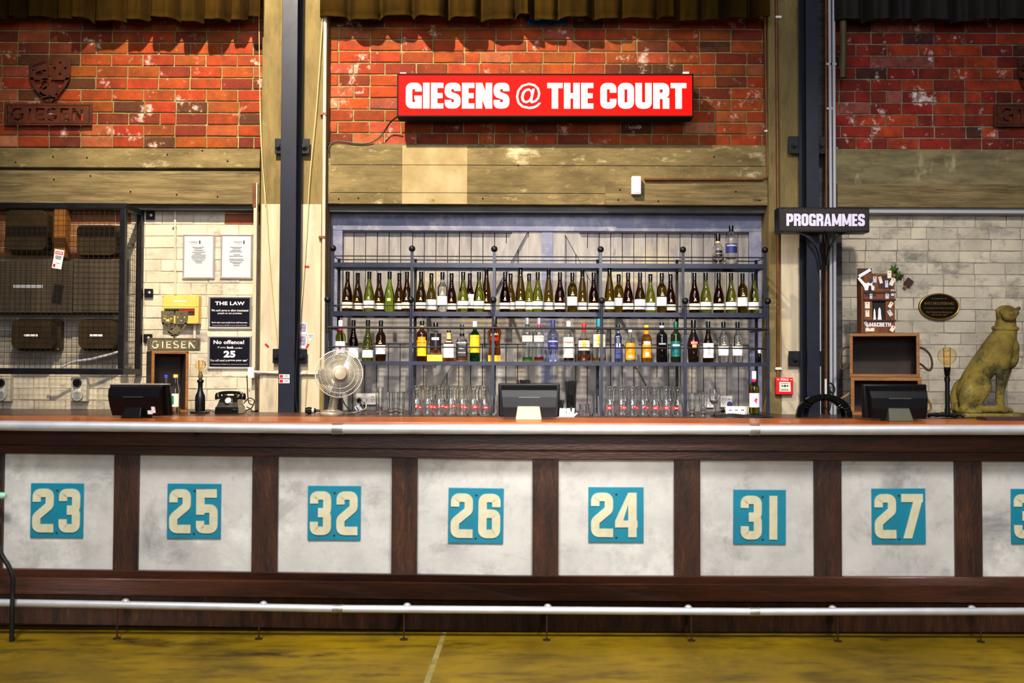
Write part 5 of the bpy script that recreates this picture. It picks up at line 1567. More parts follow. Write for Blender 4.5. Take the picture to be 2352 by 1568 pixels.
# fuse box
Yb_ = 2.60
t = thing('fuse_box', 'yellowed cream fuse box on the white brick beside the law notice', 'fuse box', at(415, 743, 2.67))
px_box(MB(), 372, 456, 678, 743, Yb_, .075).build('case', M['yellow_box'], t, bevel=.004, seg=3)
px_box(MB(), 373, 455, 701, 704, Yb_ - .003, .004).build('cover_lip', M['yellow_box'], t, bevel=.001)
px_box(MB(), 377, 447, 708, 724, Yb_ - .002, .004).build('switch_window', M['meter_wood'], t)
for k in range(11):
    px_box(MB(), 381 + k * 6, 385.5 + k * 6, 711, 716 if k < 3 else 715, Yb_ - .010, .010).build('breaker', M['black'] if k < 5 else M['red'], t)
px_box(MB(), 398, 428, 690, 693, Yb_ - .001, .002).build('label_strip', M['label_white'], t)
for q in (375, 453):
    for r_ in (681, 740): MB().ball(at(q, r_, Yb_), .003, 8, 6).build('screw', M['screw'], t)
# switched sockets
def isolator(px0, px1, lb):
    t = thing('isolator_socket', lb, 'socket', at((px0 + px1) / 2, 922, 2.67))
    cx_ = (px0 + px1) / 2
    px_box(MB(), px0, px1, 866, 922, 2.61, .065).build('housing', M['grey_plastic'], t, bevel=.006, seg=3)
    k = at(cx_ - 2, 879, 2.61)
    kn = MB().cyl(k, k + V((0, -.022, 0)), .034, .030, n=24).build('rotary_switch', M['black'], t)
    MB().box(k.x - .005, k.x + .005, k.y - .030, k.y - .02, k.z - .026, k.z + .026, Matrix.Translation(k) @ Matrix.Rotation(R(35), 4, 'Y') @ Matrix.Translation(-k)).build('pointer', M['black'], kn)
    k = at(cx_ - 1, 908, 2.61)
    lid = MB().cyl(k, k + V((0, -.020, 0)), .045, .042, n=28).build('socket_lid', M['grey_plastic'], t, bevel=.003)
    mb = MB().cyl(k + V((0, -.02, 0)), k + V((0, -.0215, 0)), .030, n=24); mb.build('lid_face', M['silver'], lid)
    px_box(MB(), cx_ - 7, cx_ + 5, 893, 896, 2.607, .004).build('label_strip', M['label_white'], t)
    return t
isolator(162, 198, 'beige isolator switch and socket below the wire cage')
isolator(-14, 22, 'beige isolator socket below the cage, cut by the picture edge')

# ================================================================== wire cage and meters
Yg, Yw = 2.275, 2.66
t = thing('wire_cage', 'black wire cage guarding the electricity meters on the wall', 'cage', at(140, 860, 2.5))
a = at(289, 466, Yg); b = at(289, 860, Yg)
xr, zt, zb = a.x, a.z, b.z
xl = -4.25; tk = .044
mb = MB()
for nm, A in (('frame_bar', (xl, xr, Yg, Yg + tk, zt - tk, zt)), ('frame_bar', (xl, xr, Yg, Yg + tk, zb, zb + tk)), ('frame_bar', (xr - tk, xr, Yg, Yg + tk, zb + tk, zt - tk)), ('frame_bar', (xl, xl + tk, Yg, Yg + tk, zb + tk, zt - tk)),
              ('frame_bar', (xr - tk, xr, Yg + tk, Yw, zt - tk, zt)), ('frame_bar', (xr - tk, xr, Yg + tk, Yw, zb, zb + tk)), ('frame_bar', (xr - tk, xr, Yw - tk, Yw, zb + tk, zt - tk))):
    MB().box(*A).build(nm, M['black_steel'], t, bevel=.003)
mb = MB(); pitch = .0395
x = xl + .06
while x < xr - tk: mb.cyl((x, Yg + .02, zb), (x, Yg + .02, zt), .0016, n=5); x += pitch
z = zb + tk
while z < zt - tk: mb.cyl((xl, Yg + .023, z), (xr, Yg + .023, z), .0016, n=5); z += .0405
mb.build('front_mesh', M['screw'], t)
mb = MB(); y = Yg + tk
while y < Yw - tk: mb.cyl((xr - .02, y, zb), (xr - .02, y, zt), .0016, n=5); y += pitch
z = zb + tk
while z < zt - tk: mb.cyl((xr - .023, Yg, z), (xr - .023, Yw, z), .0016, n=5); z += .0405
mb.build('side_mesh', M['screw'], t)
for px, py in ((345, 494), (341, 672), (339, 776)):
    br = px_box(MB(), px - 10, px + 10, py - 9, py + 10, 2.655, .012).build('bracket', M['black_steel'], t, bevel=.002)
    MB().ball(at(px + 2, py, 2.653), .013, 12, 8).build('bolt', M['silver'], br)
def meter(px0, px1, py0, py1, lb, Y=2.48, tag_=True):
    t = thing('electricity_meter', lb, 'meter', at((px0 + px1) / 2, py1, 2.64), group=None)
    c = at((px0 + px1) / 2, (py0 + py1) / 2, Y); hw, hh = (px1 - px0) / 2 * sc(Y), (py1 - py0) / 2 * sc(Y)
    MB().shape([rrect(c.x - hw * 1.15, c.x + hw * 1.15, c.z - hh * 1.12, c.z + hh * 1.12, .03)], 2.60, .065).build('base', M['meter'], t, bevel=.006)
    MB().shape([rrect(c.x - hw, c.x + hw, c.z - hh, c.z + hh, .045, 6)], Y, .125).build('cover', M['meter'], t, bevel=.03, seg=4)
    if tag_: MB().box(c.x - hw * .35, c.x + hw * .35, Y - .0015, Y + .002, c.z - .016, c.z).build('label_strip', M['label_white'], t)
    for sg in (-1, 1): MB().ball((c.x + sg * hw * 1.05, 2.595, c.z - hh * 1.02), .008, 8, 6).build('wing_screw', M['gold'], t)
    return t
meter(12, 106, 482, 574, 'dark meter box inside the cage, upper one at the picture edge', tag_=False)
meter(176, 265, 516, 586, 'dark meter box inside the cage, upper one by the corner post', tag_=False)
meter(26, 116, 735, 800, 'dark meter box with label strip, lower one at the picture edge')
meter(180, 262, 735, 800, 'dark meter box with label strip, lower one by the corner post')
t = thing('meter_board', 'wide dull trunking board across the middle of the cage', 'board', at(140, 720, 2.64))
px_box(MB(), -60, 166, 600, 718, 2.50, .145).build('cover', M['meter_wood'], t, bevel=.004)
px_box(MB(), 168, 276, 594, 718, 2.51, .135).build('cover', M['meter_wood'], t, bevel=.004)
px_box(MB(), 30, 98, 654, 661, 2.497, .004).build('label_strip', M['conduit_grey'], t)
MB().box(xat(127, 2.58, 530), xat(152, 2.58, 530), 2.56, 2.66, zat(592, 2.58, 140), zat(478, 2.58, 140)).build('timber_batten', M['crate'], label='brown timber batten between the upper meter boxes', cat='batten', origin=at(140, 592, 2.6))
MB().tube(spline([at(300, 800, 2.55), at(220, 822, 2.50), at(165, 832, 2.5), at(130, 850, 2.5), at(110, 856, 2.52)], 6), .010, n=8).build('cable', M['conduit_grey'], label='grey cable looping under the meter boxes in the cage', cat='cable', origin=at(110, 856, 2.52))
Ytg = 2.262
t = thing('danger_tag', 'white danger tag with red header tied to the cage mesh', 'tag', at(134, 571, Ytg))
c = at(133.5, 595, Ytg); rz = (c, Matrix.Rotation(R(9), 3, 'Y'))
s_ = sc(Ytg)
MB().box(c.x - 11 * s_, c.x + 11 * s_, Ytg, Ytg + .001, c.z - 22 * s_, c.z + 22 * s_).build('card', M['label_white'], t, rz=rz)
MB().box(c.x - 9 * s_, c.x + 9 * s_, Ytg - .001, Ytg, c.z + 11 * s_, c.z + 18 * s_).build('header', M['red'], t, rz=rz)
mb = MB(); put_text(mb, 'DANGER', c.x, c.z + 14.5 * s_, Ytg - .0014, 15 * s_, 4 * s_, .03); mb.build('lettering', M['label_white'], t, rz=rz, raw=True)
mb = MB()
for q, w_ in ((7, 14), (4, 15), (1, 12)): mb.box(c.x - w_ / 2 * s_, c.x + w_ / 2 * s_, Ytg - .001, Ytg, c.z + (q - 1) * s_, c.z + (q + .6) * s_)
mb.build('printing', M['ink'], t, rz=rz)
mb = MB().box(c.x - 9 * s_, c.x - 4 * s_, Ytg - .001, Ytg, c.z - 19 * s_, c.z - 12 * s_).box(c.x - 3 * s_, c.x + 7 * s_, Ytg - .001, Ytg, c.z - 10 * s_, c.z - 9 * s_)
mb.build('logo_block', M['red'], t, rz=rz)
MB().tube([at(139, 573, Ytg), at(142, 566, Ytg - .003), at(146, 567, Ytg + .015)], .0015, n=6).build('tie', M['wire'], t)

# small photographs and stickers on the column
def photo(px0, px1, py0, py1, lb, Y=2.468):
    t = thing('photograph', lb, 'photo', at((px0 + px1) / 2, (py0 + py1) / 2, Y))
    px_box(MB(), px0, px1, py0, py1, Y, .0025).build('border', M['label_white'], t)
    px_box(MB(), px0 + 2, px1 - 2, py0 + 2, py1 - 6, Y - .0008, .001).build('picture', mat('violet grey print', S(70, 50, 90), .4, c2=S(190, 170, 200), scale=40), t)
photo(687, 705, 741, 768, 'small violet photograph stuck on the column, upper of two')
photo(686, 704, 770, 799, 'small violet photograph stuck on the column, lower of two')
p = [at(705, 767, 2.468), at(722, 767, 2.468), at(713, 785, 2.468)]
t = thing('triangle_sticker', 'white triangular sticker beside the two violet photographs', 'sticker', p[0])
MB().shape([[(q.x, q.z) for q in p][::-1]], 2.468, .002).build('backing', M['label_white'], t)
mb = MB(); px_box(mb, 708, 719, 769, 770.5, 2.4672, .0008); px_box(mb, 710, 717, 773, 774.5, 2.4672, .0008); mb.build('print', M['ink'], t)
for px, py, an, lb in ((705, 612, 0, 'red tape scrap stuck high on the whitewashed column'), (706, 794, -60, 'red tape scrap beside the lower violet photograph'), (613, 793, 45, 'red tape scrap on the column nearer the framed notices')):
    c = at(px, py, 2.468)
    MB().box(c.x - .018, c.x + .018, 2.467, 2.471, c.z - .007, c.z + .007, Matrix.Translation(c) @ Matrix.Rotation(R(an), 4, 'Y') @ Matrix.Translation(-c)).build('tape_scrap', M['red'], label=lb, cat='tape', origin=c)
# ================================================================== monitors on the bar top
def monitor(lb, px0, px1, pyt, pyb, Y, stand_px, stand_top, stand_m, rot=0, slant=.0, lip=True, white_edge=False, tags=False):
    c = at((px0 + px1) / 2, pyb, Y)
    s_ = sc(Y)
    hw = (px1 - px0) / 2 * s_; z0 = ZT + .012; z1 = at((px0 + px1) / 2, pyt, Y).z
    t = thing('till_monitor', lb, 'monitor', (c.x, Y, ZT))
    piv = V((c.x, Y, ZT)); rz = (piv, Matrix.Rotation(rot, 3, 'Z'))
    H = z1 - z0; d = .035; ln = slant * H
    body = MB()
    # back of the screen: bowed top, sides drawn in towards the base
    def q(u, y, v_): return V((c.x + u * hw, Y + y + ln * (v_ - .0), z0 + v_ * H))
    body.hexa([q(-.96, -.014, 0), q(.96, -.014, 0), q(-1, .02, 0), q(1, .02, 0), q(-1, -.010, 1), q(1, -.010, 1), q(-1, .02, 1), q(1, .02, 1)])
    body.build('screen_back', M['monitor'], t, bevel=.008, seg=3, rz=rz)
    hump = MB()
    prof = [(.0, -.075), (.30, -.082), (.60, -.078), (.80, -.060), (.92, -.030), (.955, -.012)]
    for k in range(len(prof) - 1):
        (v0, y0), (v1, y1) = prof[k], prof[k + 1]
        w0 = .82 + .08 * v0; w1 = .82 + .08 * v1
        hump.hexa([q(-w0, y0, v0), q(w0, y0, v0), q(-w0, -.005, v0), q(w0, -.005, v0), q(-w1, y1, v1), q(w1, y1, v1), q(-w1, -.005, v1), q(w1, -.005, v1)])
    bmesh.ops.remove_doubles(hump.bm, verts=hump.bm.verts, dist=1e-5)
    hump.build('rear_housing', M['monitor'], t, angle=50, rz=rz)
    if white_edge: MB().hexa([q(-1, -.014, .965), q(1, -.014, .965), q(-1, .024, .965), q(1, .024, .965), q(-1, -.014, 1.0), q(1, -.014, 1.0), q(-1, .024, 1.0), q(1, .024, 1.0)]).build('lit_edge', M['conduit_white'], t, rz=rz)  # white strip standing in for light on the top edge
    MB().hexa([q(-.34, -.0835, .58), q(.34, -.0835, .58), q(-.34, -.07, .58), q(.34, -.07, .58), q(-.34, -.0825, .60), q(.34, -.0825, .60), q(-.34, -.07, .60), q(.34, -.07, .60)]).build('vent_slot', M['stand_dark'], t, rz=rz)
    sx0, sx1 = xat(stand_px[0], Y - .09, pyb), xat(stand_px[1], Y - .09, pyb)
    st = zat(stand_top, Y - .09, (px0 + px1) / 2)
    ins = (sx1 - sx0) * .08
    MB().hexa([V((sx0, Y - .125, ZT + .0005)), V((sx1, Y - .125, ZT + .0005)), V((sx0, Y + .02, ZT + .0005)), V((sx1, Y + .02, ZT + .0005)),
               V((sx0 + ins, Y - .088, st)), V((sx1 - ins, Y - .088, st)), V((sx0 + ins, Y - .06, st)), V((sx1 - ins, Y - .06, st))]).build('stand', stand_m, t, bevel=.004, rz=rz)
    if tags:
        for a, b, u, v_ in ((.10, .035, .44, .06), (.075, .06, .58, .10)):
            MB().hexa([q(u, -.0835, v_), q(u + a * 1.6, -.0835, v_), q(u, -.08, v_), q(u + a * 1.6, -.08, v_), q(u, -.0835, v_ + b * 3.2), q(u + a * 1.6, -.0835, v_ + b * 3.2), q(u, -.08, v_ + b * 3.2), q(u + a * 1.6, -.08, v_ + b * 3.2)]).build('asset_sticker', M['label_white'], t, rz=rz)
    return t
monitor('black till monitor standing in the middle of the bar top, putty coloured stand', 1144, 1286, 880, 964, .24, (1184, 1244), 933, M['stand'])
monitor('black till monitor on the bar top before the lower rope handled crate', 1981, 2128, 882, 966, .24, (2037, 2094), 937, M['stand_dark'])
monitor('tilted black till monitor with pale top edge on the bar near the cage', 258, 400, 880, 957, .24, (288, 336), 930, M['monitor'], rot=R(-9), slant=-.28, white_edge=True, tags=True)

# ================================================================== crates
def crate(lb, px0, px1, pyt, zb, Y, d, th, m, rot=0, handles=None, h=None, cut=None):
    s_ = sc(Y)
    x0, x1 = xat(px0, Y, 880), xat(px1, Y, 880)
    zt = zat(pyt, Y, (px0 + px1) / 2)
    cx = (x0 + x1) / 2
    t = thing('wooden_crate', lb, 'crate', (cx, Y, zb))
    rz = (V((cx, Y + (.08 if rot > 0 else 0), zb)), Matrix.Rotation(rot, 3, 'Z'))
    MB().box(x0, x1, Y, Y + d, zt - th, zt).build('top_board', m, t, bevel=.002, rz=rz)
    MB().box(x0, x1, Y, Y + d, zb, zb + th).build('bottom_board', m, t, bevel=.002, rz=rz)
    MB().box(x0, x0 + th, Y + .001, Y + d, zb + th, zt - th).build('side_board', m, t, bevel=.002, rz=rz)
    MB().box(x1 - th, x1, Y + .001, Y + d, zb + th, zt - th).build('side_board', m, t, bevel=.002, rz=rz)
    MB().box(x0 + th, x1 - th, Y + d - th, Y + d, zb + th, zt - th).build('back_board', M['crate_shade'], t, rz=rz)
    for sg in (-1, 1): MB().box(*((x0 + th, x0 + th + .002) if sg < 0 else (x1 - th - .002, x1 - th)), Y + .004, Y + d - th, zb + th, zt - th).build('inner_shade', M['crate_shade'], t, rz=rz)  # thin dark sheets over the inner faces, shade put in as colour
    if rot > 0: MB().box(x0 - .002, x0, Y + .003, Y + d, zb, zt).build('outer_face', M['crate_side'], t, rz=rz)
    for hd in handles or ():
        P = [at(a, b, yy) for a, b, yy in hd[0]]
        MB().tube(spline(P, 6), .0085, n=8).build('rope_handle', M[hd[1]], t)
    return t, zt
t, zc = crate('tall narrow open crate on the back counter carrying the grey plaque', 336, 418, 806, ZB + .0005, 2.0, .20, .020, M['crate'], rot=R(30))
x = xat(352, 2.06)
c0 = ZB + .0005
tb, zl = crate('lower rope handled crate on the back counter, behind the monitor', 1958, 2111, 866, ZB + .0005, 1.98, .30, .026, M['crate'], rot=R(-19),
               handles=[([(1958, 898, 2.12), (1944, 908, 2.12), (1930, 917, 2.12), (1926, 926, 2.12), (1934, 934, 2.12), (1946, 934, 2.12), (1958, 930, 2.12)], 'jute_light'),
                        ([(2111, 900, 2.12), (2126, 912, 2.12), (2136, 926, 2.12), (2138, 938, 2.12), (2130, 944, 2.12), (2111, 941, 2.12)], 'jute_light')])
tu, zu = crate('upper rope handled crate stacked under the small theatre prop tower', 1956, 2107, 765, zl + .0005, 1.98, .30, .022, M['crate'], rot=R(-19),
               handles=[([(1957, 797, 2.1), (1942, 797, 2.1), (1933, 806, 2.1), (1929, 825, 2.1), (1930, 843, 2.1), (1937, 847, 2.1), (1947, 841, 2.1), (1957, 832, 2.1)], 'jute'),
                        ([(2107, 797, 2.1), (2122, 801, 2.1), (2136, 815, 2.1), (2141, 835, 2.1), (2138, 848, 2.1), (2130, 849, 2.1), (2118, 838, 2.1), (2107, 833, 2.1)], 'jute')])

def on(px, Y, dz=.0045):
    p = at(px, 950, Y)
    return V((p.x, Y, ZB + dz))
# small bottles in front of the tall crate
def small_bottle(px, pyt, wd, lb, cap, Y=1.90):
    x = xat(px, Y, 900); s_ = sc(Y); h = zat(pyt, Y, px) - ZB; r = wd / 2 * s_
    t = thing('small_bottle', lb, 'bottle', (x, Y, ZB + .0005))
    prof = [(r * .9, 0), (r, .006), (r, h * .62), (r * .85, h * .70), (r * .62, h * .78), (r * .58, h)]
    inner = [(a - .0022, z) for a, z in prof]; inner[0] = (inner[1][0] * .9, .006); inner[1] = (inner[1][0], .010)
    MB().lathe(prof + inner[::-1], c=(x, Y, ZB + .0005), n=24).build('glass_body', G['clear'], t, angle=60)
    MB().lathe([(r * .68, h * .93), (r * .70, h), (r * .6, h * 1.015)], c=(x, Y, ZB), n=20).build('cap', M[cap], t)
    return t, x, Y, r, h
small_bottle(381, 862, 13, 'clear bottle with blue cap standing before the tall crate', 'blue')
t, x, Y, r, h = small_bottle(403, 861, 16, 'clear bottle with yellow cap and green label before the tall crate', 'cap_tan')
MB().lathe([(r + .0008, h * .18), (r + .0008, h * .52)], c=(x, Y, ZB), n=12, a0=R(-170), a1=R(-10)).build('label', M['label'], t)
MB().lathe([(r + .0014, h * .24), (r + .0014, h * .46)], c=(x, Y, ZB), n=8, a0=R(-150), a1=R(-95)).build('label_print', M['green_print'], t)

# ================================================================== bulb lamps
def bulb(t, c, r, hneck, base_m):
    """globe bulb: c is the globe centre"""
    prof = []
    for k in range(15):
        a = math.pi - k / 14 * (math.pi - .42)
        prof.append((r * math.sin(a), -r * math.cos(a)))
    prof = [(max(p[0], .001), -p[1]) for p in prof][::-1]      # from neck up to the crown
    prof = [(r * .34, -r - hneck)] + [(p[0], p[1]) for p in prof]
    inner = [(max(a - .0015, .0006), z - (.0015 if z > 0 else 0)) for a, z in prof]
    b = MB().lathe(prof + inner[::-1], c=c, n=28).build('bulb', G['bulb'], t, angle=70)
    P = []
    for k in range(40):
        u = k / 39
        P.append(c + V((r * .42 * math.cos(u * 14) * (1 - .4 * u), r * .3 * math.sin(u * 14), -r * .5 + u * r * .95)))
    MB().tube(P, .0009, n=5).build('filament', M['filament'], b)
    MB().cyl(c + V((0, 0, -r - hneck)), c + V((0, 0, -r * .4)), .003, n=8).build('stem', G['bulb'], b)
Y = 1.95; s_ = sc(Y)
x = xat(460, Y, 900)
t = thing('bulb_lamp', 'black turned bottle shaped lamp with clear bulb beside the telephone', 'lamp', (x, Y, ZB))
zz = lambda py: zat(py, Y, 460)
MB().box(x - 18 * s_, x + 18 * s_, Y - .05, Y + .05, ZB + .0005, ZB + .016).build('base', M['black'], t, bevel=.003)
z0 = ZB + .016
MB().lathe([(10 * s_, z0), (11.2 * s_, z0 + .01), (11.4 * s_, zz(915)), (10.6 * s_, zz(908)), (7 * s_, zz(900)), (5.2 * s_, zz(892)), (5.4 * s_, zz(880)), (8.0 * s_, zz(875)), (7.6 * s_, zz(873)), (5.2 * s_, zz(871.5)), (3.5 * s_, zz(870))], c=(x, Y, 0), n=28).build('body', M['black'], t, angle=50)
MB().lathe([(3.5 * s_, zz(870)), (5.2 * s_, zz(866)), (5.2 * s_, zz(860)), (4.2 * s_, zz(857))], c=(x, Y, 0), n=20).build('lamp_holder', M['rust_grey'], t)
MB().lathe([(3.6 * s_, zz(857)), (3.8 * s_, zz(853))], c=(x, Y, 0), n=20).build('bulb_cap', M['gold'], t)
bulb(t, V((x, Y, zz(838))), 12 * s_, 4 * s_, None)
Y = 1.69; s_ = sc(Y)
x = xat(2176, Y, 900)
zz = lambda py: zat(py, Y, 2176)
t = thing('bulb_lamp', 'black iron pipe lamp with large clear globe bulb beside the stone animal', 'lamp', (x, Y, ZB))
zp = ZB + .022
mb = MB(); mb.tube(spline([V((x - .135, Y - .01, ZB + .012)), V((x - .125, Y, zp)), V((x - .06, Y, zp)), V((x, Y, zp)), V((x + .06, Y, zp)), V((x + .095, Y - .004, zp)), V((x + .115, Y - .012, ZB + .011))], 4), .0115, n=12)
mb.tube([V((x, Y, zp)), V((x + .01, Y - .085, zp - .006)), V((x + .01, Y - .10, ZB + .012))], .0105, n=12)
mb.build('pipe_foot', M['black'], t)
mb = MB()
for dx in (-.075, .045, .0): mb.cyl((x + dx - .012, Y, zp), (x + dx + .012, Y, zp), .0155, n=14)
mb.build('pipe_fitting', M['black'], t)
MB().cyl((x, Y, zp), (x, Y, zz(864)), .0155, n=18).build('upright_pipe', M['black'], t)
mb = MB()
for a, b in ((948, 938), (876, 866)): mb.cyl((x, Y, zz(a)), (x, Y, zz(b)), .019, n=18)
mb.build('pipe_collar', M['black'], t)
MB().lathe([(.012, zz(864)), (.018, zz(861)), (.020, zz(852)), (.023, zz(850)), (.022, zz(843))], c=(x, Y, 0), n=20).build('lamp_holder', M['black_gloss'], t)
bulb(t, V((x, Y, zz(817))), 20.5 * s_, 6 * s_, None)

# ================================================================== telephone
Y = 1.95; s_ = sc(Y)
x = xat(529, Y, 930)
zz = lambda py: zat(py, Y, 529)
t = thing('telephone', 'old black bakelite rotary telephone on the back counter by the column', 'telephone', (x, Y, ZB))
P = []
for (hw_, y0, y1, z) in ((27, -.10, .10, ZB + .0005), (26, -.095, .095, zz(934)), (24, -.085, .09, zz(932)), (20, -.05, .08, zz(916)), (17, -.025, .07, zz(908))):
    P.append([V((x - hw_ * s_, Y + y0, z)), V((x + hw_ * s_, Y + y0, z)), V((x - hw_ * s_, Y + y1, z)), V((x + hw_ * s_, Y + y1, z))])
mb = MB()
for a, b in zip(P, P[1:]): mb.hexa(a + b)
bmesh.ops.remove_doubles(mb.bm, verts=mb.bm.verts, dist=1e-5)
mb.build('body', M['bakelite'], t, bevel=.004, seg=3)
MB().box(x - 24 * s_, x + 24 * s_, Y - .098, Y - .0955, zz(950), zz(938)).build('drawer', M['bakelite'], t, bevel=.001)
dc = V((x + 2 * s_, Y - .070, zz(920)))
Md = Matrix.Rotation(R(62), 3, 'X')
di = MB().lathe([(.034, 0), (.036, .006), (.030, .009), (.028, .009)], c=dc, n=28, M=Md).build('dial', M['bakelite'], t)
MB().lathe([(.021, .009), (.021, .0105)], c=dc, n=28, M=Md).build('dial_centre', M['label'], di)
mb = MB()
for k in range(10):
    a = R(40 + k * 29)
    mb.lathe([(.0035, .0092), (.0035, .0100)], c=dc + Md @ V((.0255 * math.cos(a), .0255 * math.sin(a), 0)), n=8, M=Md)
mb.build('finger_holes', M['label_dark'], di)
for sg in (-1, 1): MB().box(x + sg * 13 * s_ - .012, x + sg * 13 * s_ + .012, Y - .02, Y + .035, zz(909), zz(904)).build('cradle', M['bakelite'], t, bevel=.004)
hs = [V((x - 30 * s_, Y, zz(906))), V((x - 22 * s_, Y, zz(902.5))), V((x - 8 * s_, Y, zz(901))), V((x + 8 * s_, Y, zz(901))), V((x + 22 * s_, Y, zz(902.5))), V((x + 30 * s_, Y, zz(906)))]
h_ = MB().tube(spline(hs, 5), .0115, n=14).build('handset', M['bakelite'], t)
for sg in (-1, 1):
    MB().lathe([(.012, .012), (.022, -.004), (.027, -.030), (.024, -.036)], c=V((x + sg * 29 * s_, Y, zz(905.5))), n=20, M=Matrix.Rotation(R(sg * 12), 3, 'Y')).build('earpiece', M['bakelite'], h_)
cw = [on(496, 1.9), at(487, 944, 1.9), at(477, 941, 1.93), at(472, 943, 1.99), on(468, 2.06)]
MB().tube(spline(cw, 6), .0028, n=7).build('flex', M['wire'], label='thin black flex running from the telephone to the bottle shaped lamp', cat='cord', origin=cw[-1])
for k, (pts, lb) in enumerate((([(566, 934), (574, 938), (582, 946), (586, 955)], 'black cable behind the telephone curling to the column foot'), ([(560, 926), (572, 914), (584, 920), (578, 936), (564, 944), (574, 953), (586, 950)], 'loop of black cable beside the telephone'), ([(567, 862), (568, 880), (569, 905), (572, 925), (582, 930)], 'black cable dropping from the white junction box'))):
    P = [at(a, b, 2.20 if k < 2 else 2.40) for a, b in pts]
    MB().tube(spline(P, 6), .0042, n=7).build('cable', M['wire'], label=lb, cat='cable', origin=P[-1])

# ================================================================== desk fan
M['fan_blade'] = mat('smoky translucent blade', S(120, 112, 98), .35, c2=S(104, 98, 86), scale=4)
Y = 1.66; s_ = sc(Y)
c = at(779, 858, Y)
t = thing('desk_fan', 'silver desk fan with wire guard standing before the shelf end', 'fan', (at(762, 950, Y + .12).x, Y + .12, ZB))
bx = at(762, 950, Y + .12).x
rz = Matrix.Rotation(R(16), 3, 'Z')
Rg = 54 * s_
def fp(r, a, y):          # point on the fan's own disc
    return c + rz @ V((r * math.cos(a), y, r * math.sin(a)))
def ring_(r, y, n=56): return [fp(r, 2 * math.pi * k / n, y) for k in range(n)]
def prof_f(u, back=False):      # guard depth: front bows towards the room
    return (.045 if back else -.055) * math.cos(u * math.pi / 2) ** .8 + (.0)
for nm, bk in (('front_guard', False), ('rear_guard', True)):
    mb = MB()
    n = 84
    for k in range(n):
        a = 2 * math.pi * k / n
        mb.tube([fp(Rg * (.26 + .74 * u), a, prof_f(.26 + .74 * u, bk)) for u in (0, .25, .5, .72, .88, .96, 1)], .0015, n=4)
    for u in (.62, .82) if not bk else (.8,):
        mb.tube(ring_(Rg * u, prof_f(u, bk)), .0013, n=5, closed=True)
    mb.build(nm, M['fan_wire'], t)
MB().tube(ring_(Rg, 0), .0042, n=8, closed=True).build('guard_rim', M['fan_wire'], t)
Mf = rz @ Matrix.Rotation(R(90), 3, 'X')
MB().lathe([(Rg * .36, .050), (Rg * .34, .054), (Rg * .30, .056)], c=c, n=36, M=Mf).build('guard_plate', M['fan_silver'], t)
MB().lathe([(Rg * .27, .055), (Rg * .275, .066), (Rg * .24, .072), (.01, .074)], c=c, n=36, M=Mf).build('centre_badge', M['fan_silver'], t)
hub = MB().lathe([(.03, -.01), (.03, .03), (.02, .034)], c=c, n=24, M=Mf).build('hub', M['monitor'], t)
for b_ in range(3):
    a0 = R(70 + b_ * 120)
    g = []
    mb = MB()
    for i in range(7):
        r = Rg * (.14 + .76 * i / 6)
        sp = .30 + .55 * math.sin(math.pi * (i / 6) * .75 + .3)
        g.append([mb.bm.verts.new(fp(r, a0 + (j / 6 - .5) * 2 * sp * .62, (j / 6 - .5) * .035)) for j in range(7)])
    for i in range(6):
        for j in range(6): mb.bm.faces.new((g[i][j], g[i][j + 1], g[i + 1][j + 1], g[i + 1][j]))
    o = mb.build('blade', M['fan_blade'], t)
    sd = o.modifiers.new('thick', 'SOLIDIFY'); sd.thickness = .002
MB().lathe([(.048, -.045), (.052, -.08), (.045, -.14), (.02, -.155)], c=c, n=24, M=Mf).build('motor', M['fan_silver'], t)
top = c + rz @ V((0, .11, -.03))
nb = V((bx, Y + .13, ZB + .02))
MB().tube([nb, nb + (top - nb) * .45, nb + (top - nb) * .75, top], [.036, .029, .020, .018], n=20).build('neck', M['fan_silver'], t)
MB().lathe([(.082, ZB + .0005), (.084, ZB + .012), (.074, ZB + .026), (.050, ZB + .036), (.030, ZB + .040)], c=(bx, Y + .13, 0), n=36).build('base', M['fan_silver'], t)
for k in range(3): MB().box(bx - .02 + k * .018, bx - .008 + k * .018, Y + .07, Y + .082, ZB + .026, ZB + .036).build('speed_button', M['label_white'], t)

# sockets on the boards
def power_point(px0, px1, py0, py1, gangs, lb, Y=2.715):
    t = thing('power_point', lb, 'socket', at((px0 + px1) / 2, py1, Y))
    pl = px_box(MB(), px0, px1, py0, py1, Y, .022).build('plate', M['white_plastic'], t, bevel=.003)
    w_ = (px1 - px0) / gangs
    for k in range(gangs):
        cx_ = px0 + w_ * (k + .5); ch = (py0 + py1) / 2 + 3
        px_box(MB(), cx_ - 3, cx_ + 3, py0 + 6, py0 + 8.5, Y - .003, .004).build('switch', M['label_white'] if k < gangs - 1 else M['cap_tan'], t)
        mb = MB()
        for dx, dy in ((-2.5, -1), (2.5, -1), (0, 3)): px_box(mb, cx_ + dx - .6, cx_ + dx + .6, ch + dy - 1.4, ch + dy + 1.4, Y - .0015, .002)
        mb.build('socket_holes', M['ink'], t)
    return t
pp = power_point(818, 863, 903, 929, 3, 'white triple power point behind the beer glasses')
k = at(825, 919, 2.71); MB().cyl(k, k + V((0, -.03, 0)), .020, .016, n=16).build('plug', M['monitor'], label='dark plug in the first socket of the triple power point', cat='plug', origin=k)
k = at(838, 919, 2.71); MB().cyl(k, k + V((0, -.03, 0)), .018, .015, n=16).build('plug', M['white_plastic'], label='white plug in the middle socket of the triple power point', cat='plug', origin=k)
wc = [(838, 921, 2.67), (841, 930, 2.66), (839, 938, 2.62)]
P = [at(*q) for q in wc] + [on(832, 2.5, .007), on(822, 2.2, .007), on(808, 2.0, .007), on(794, 1.90, .007)]
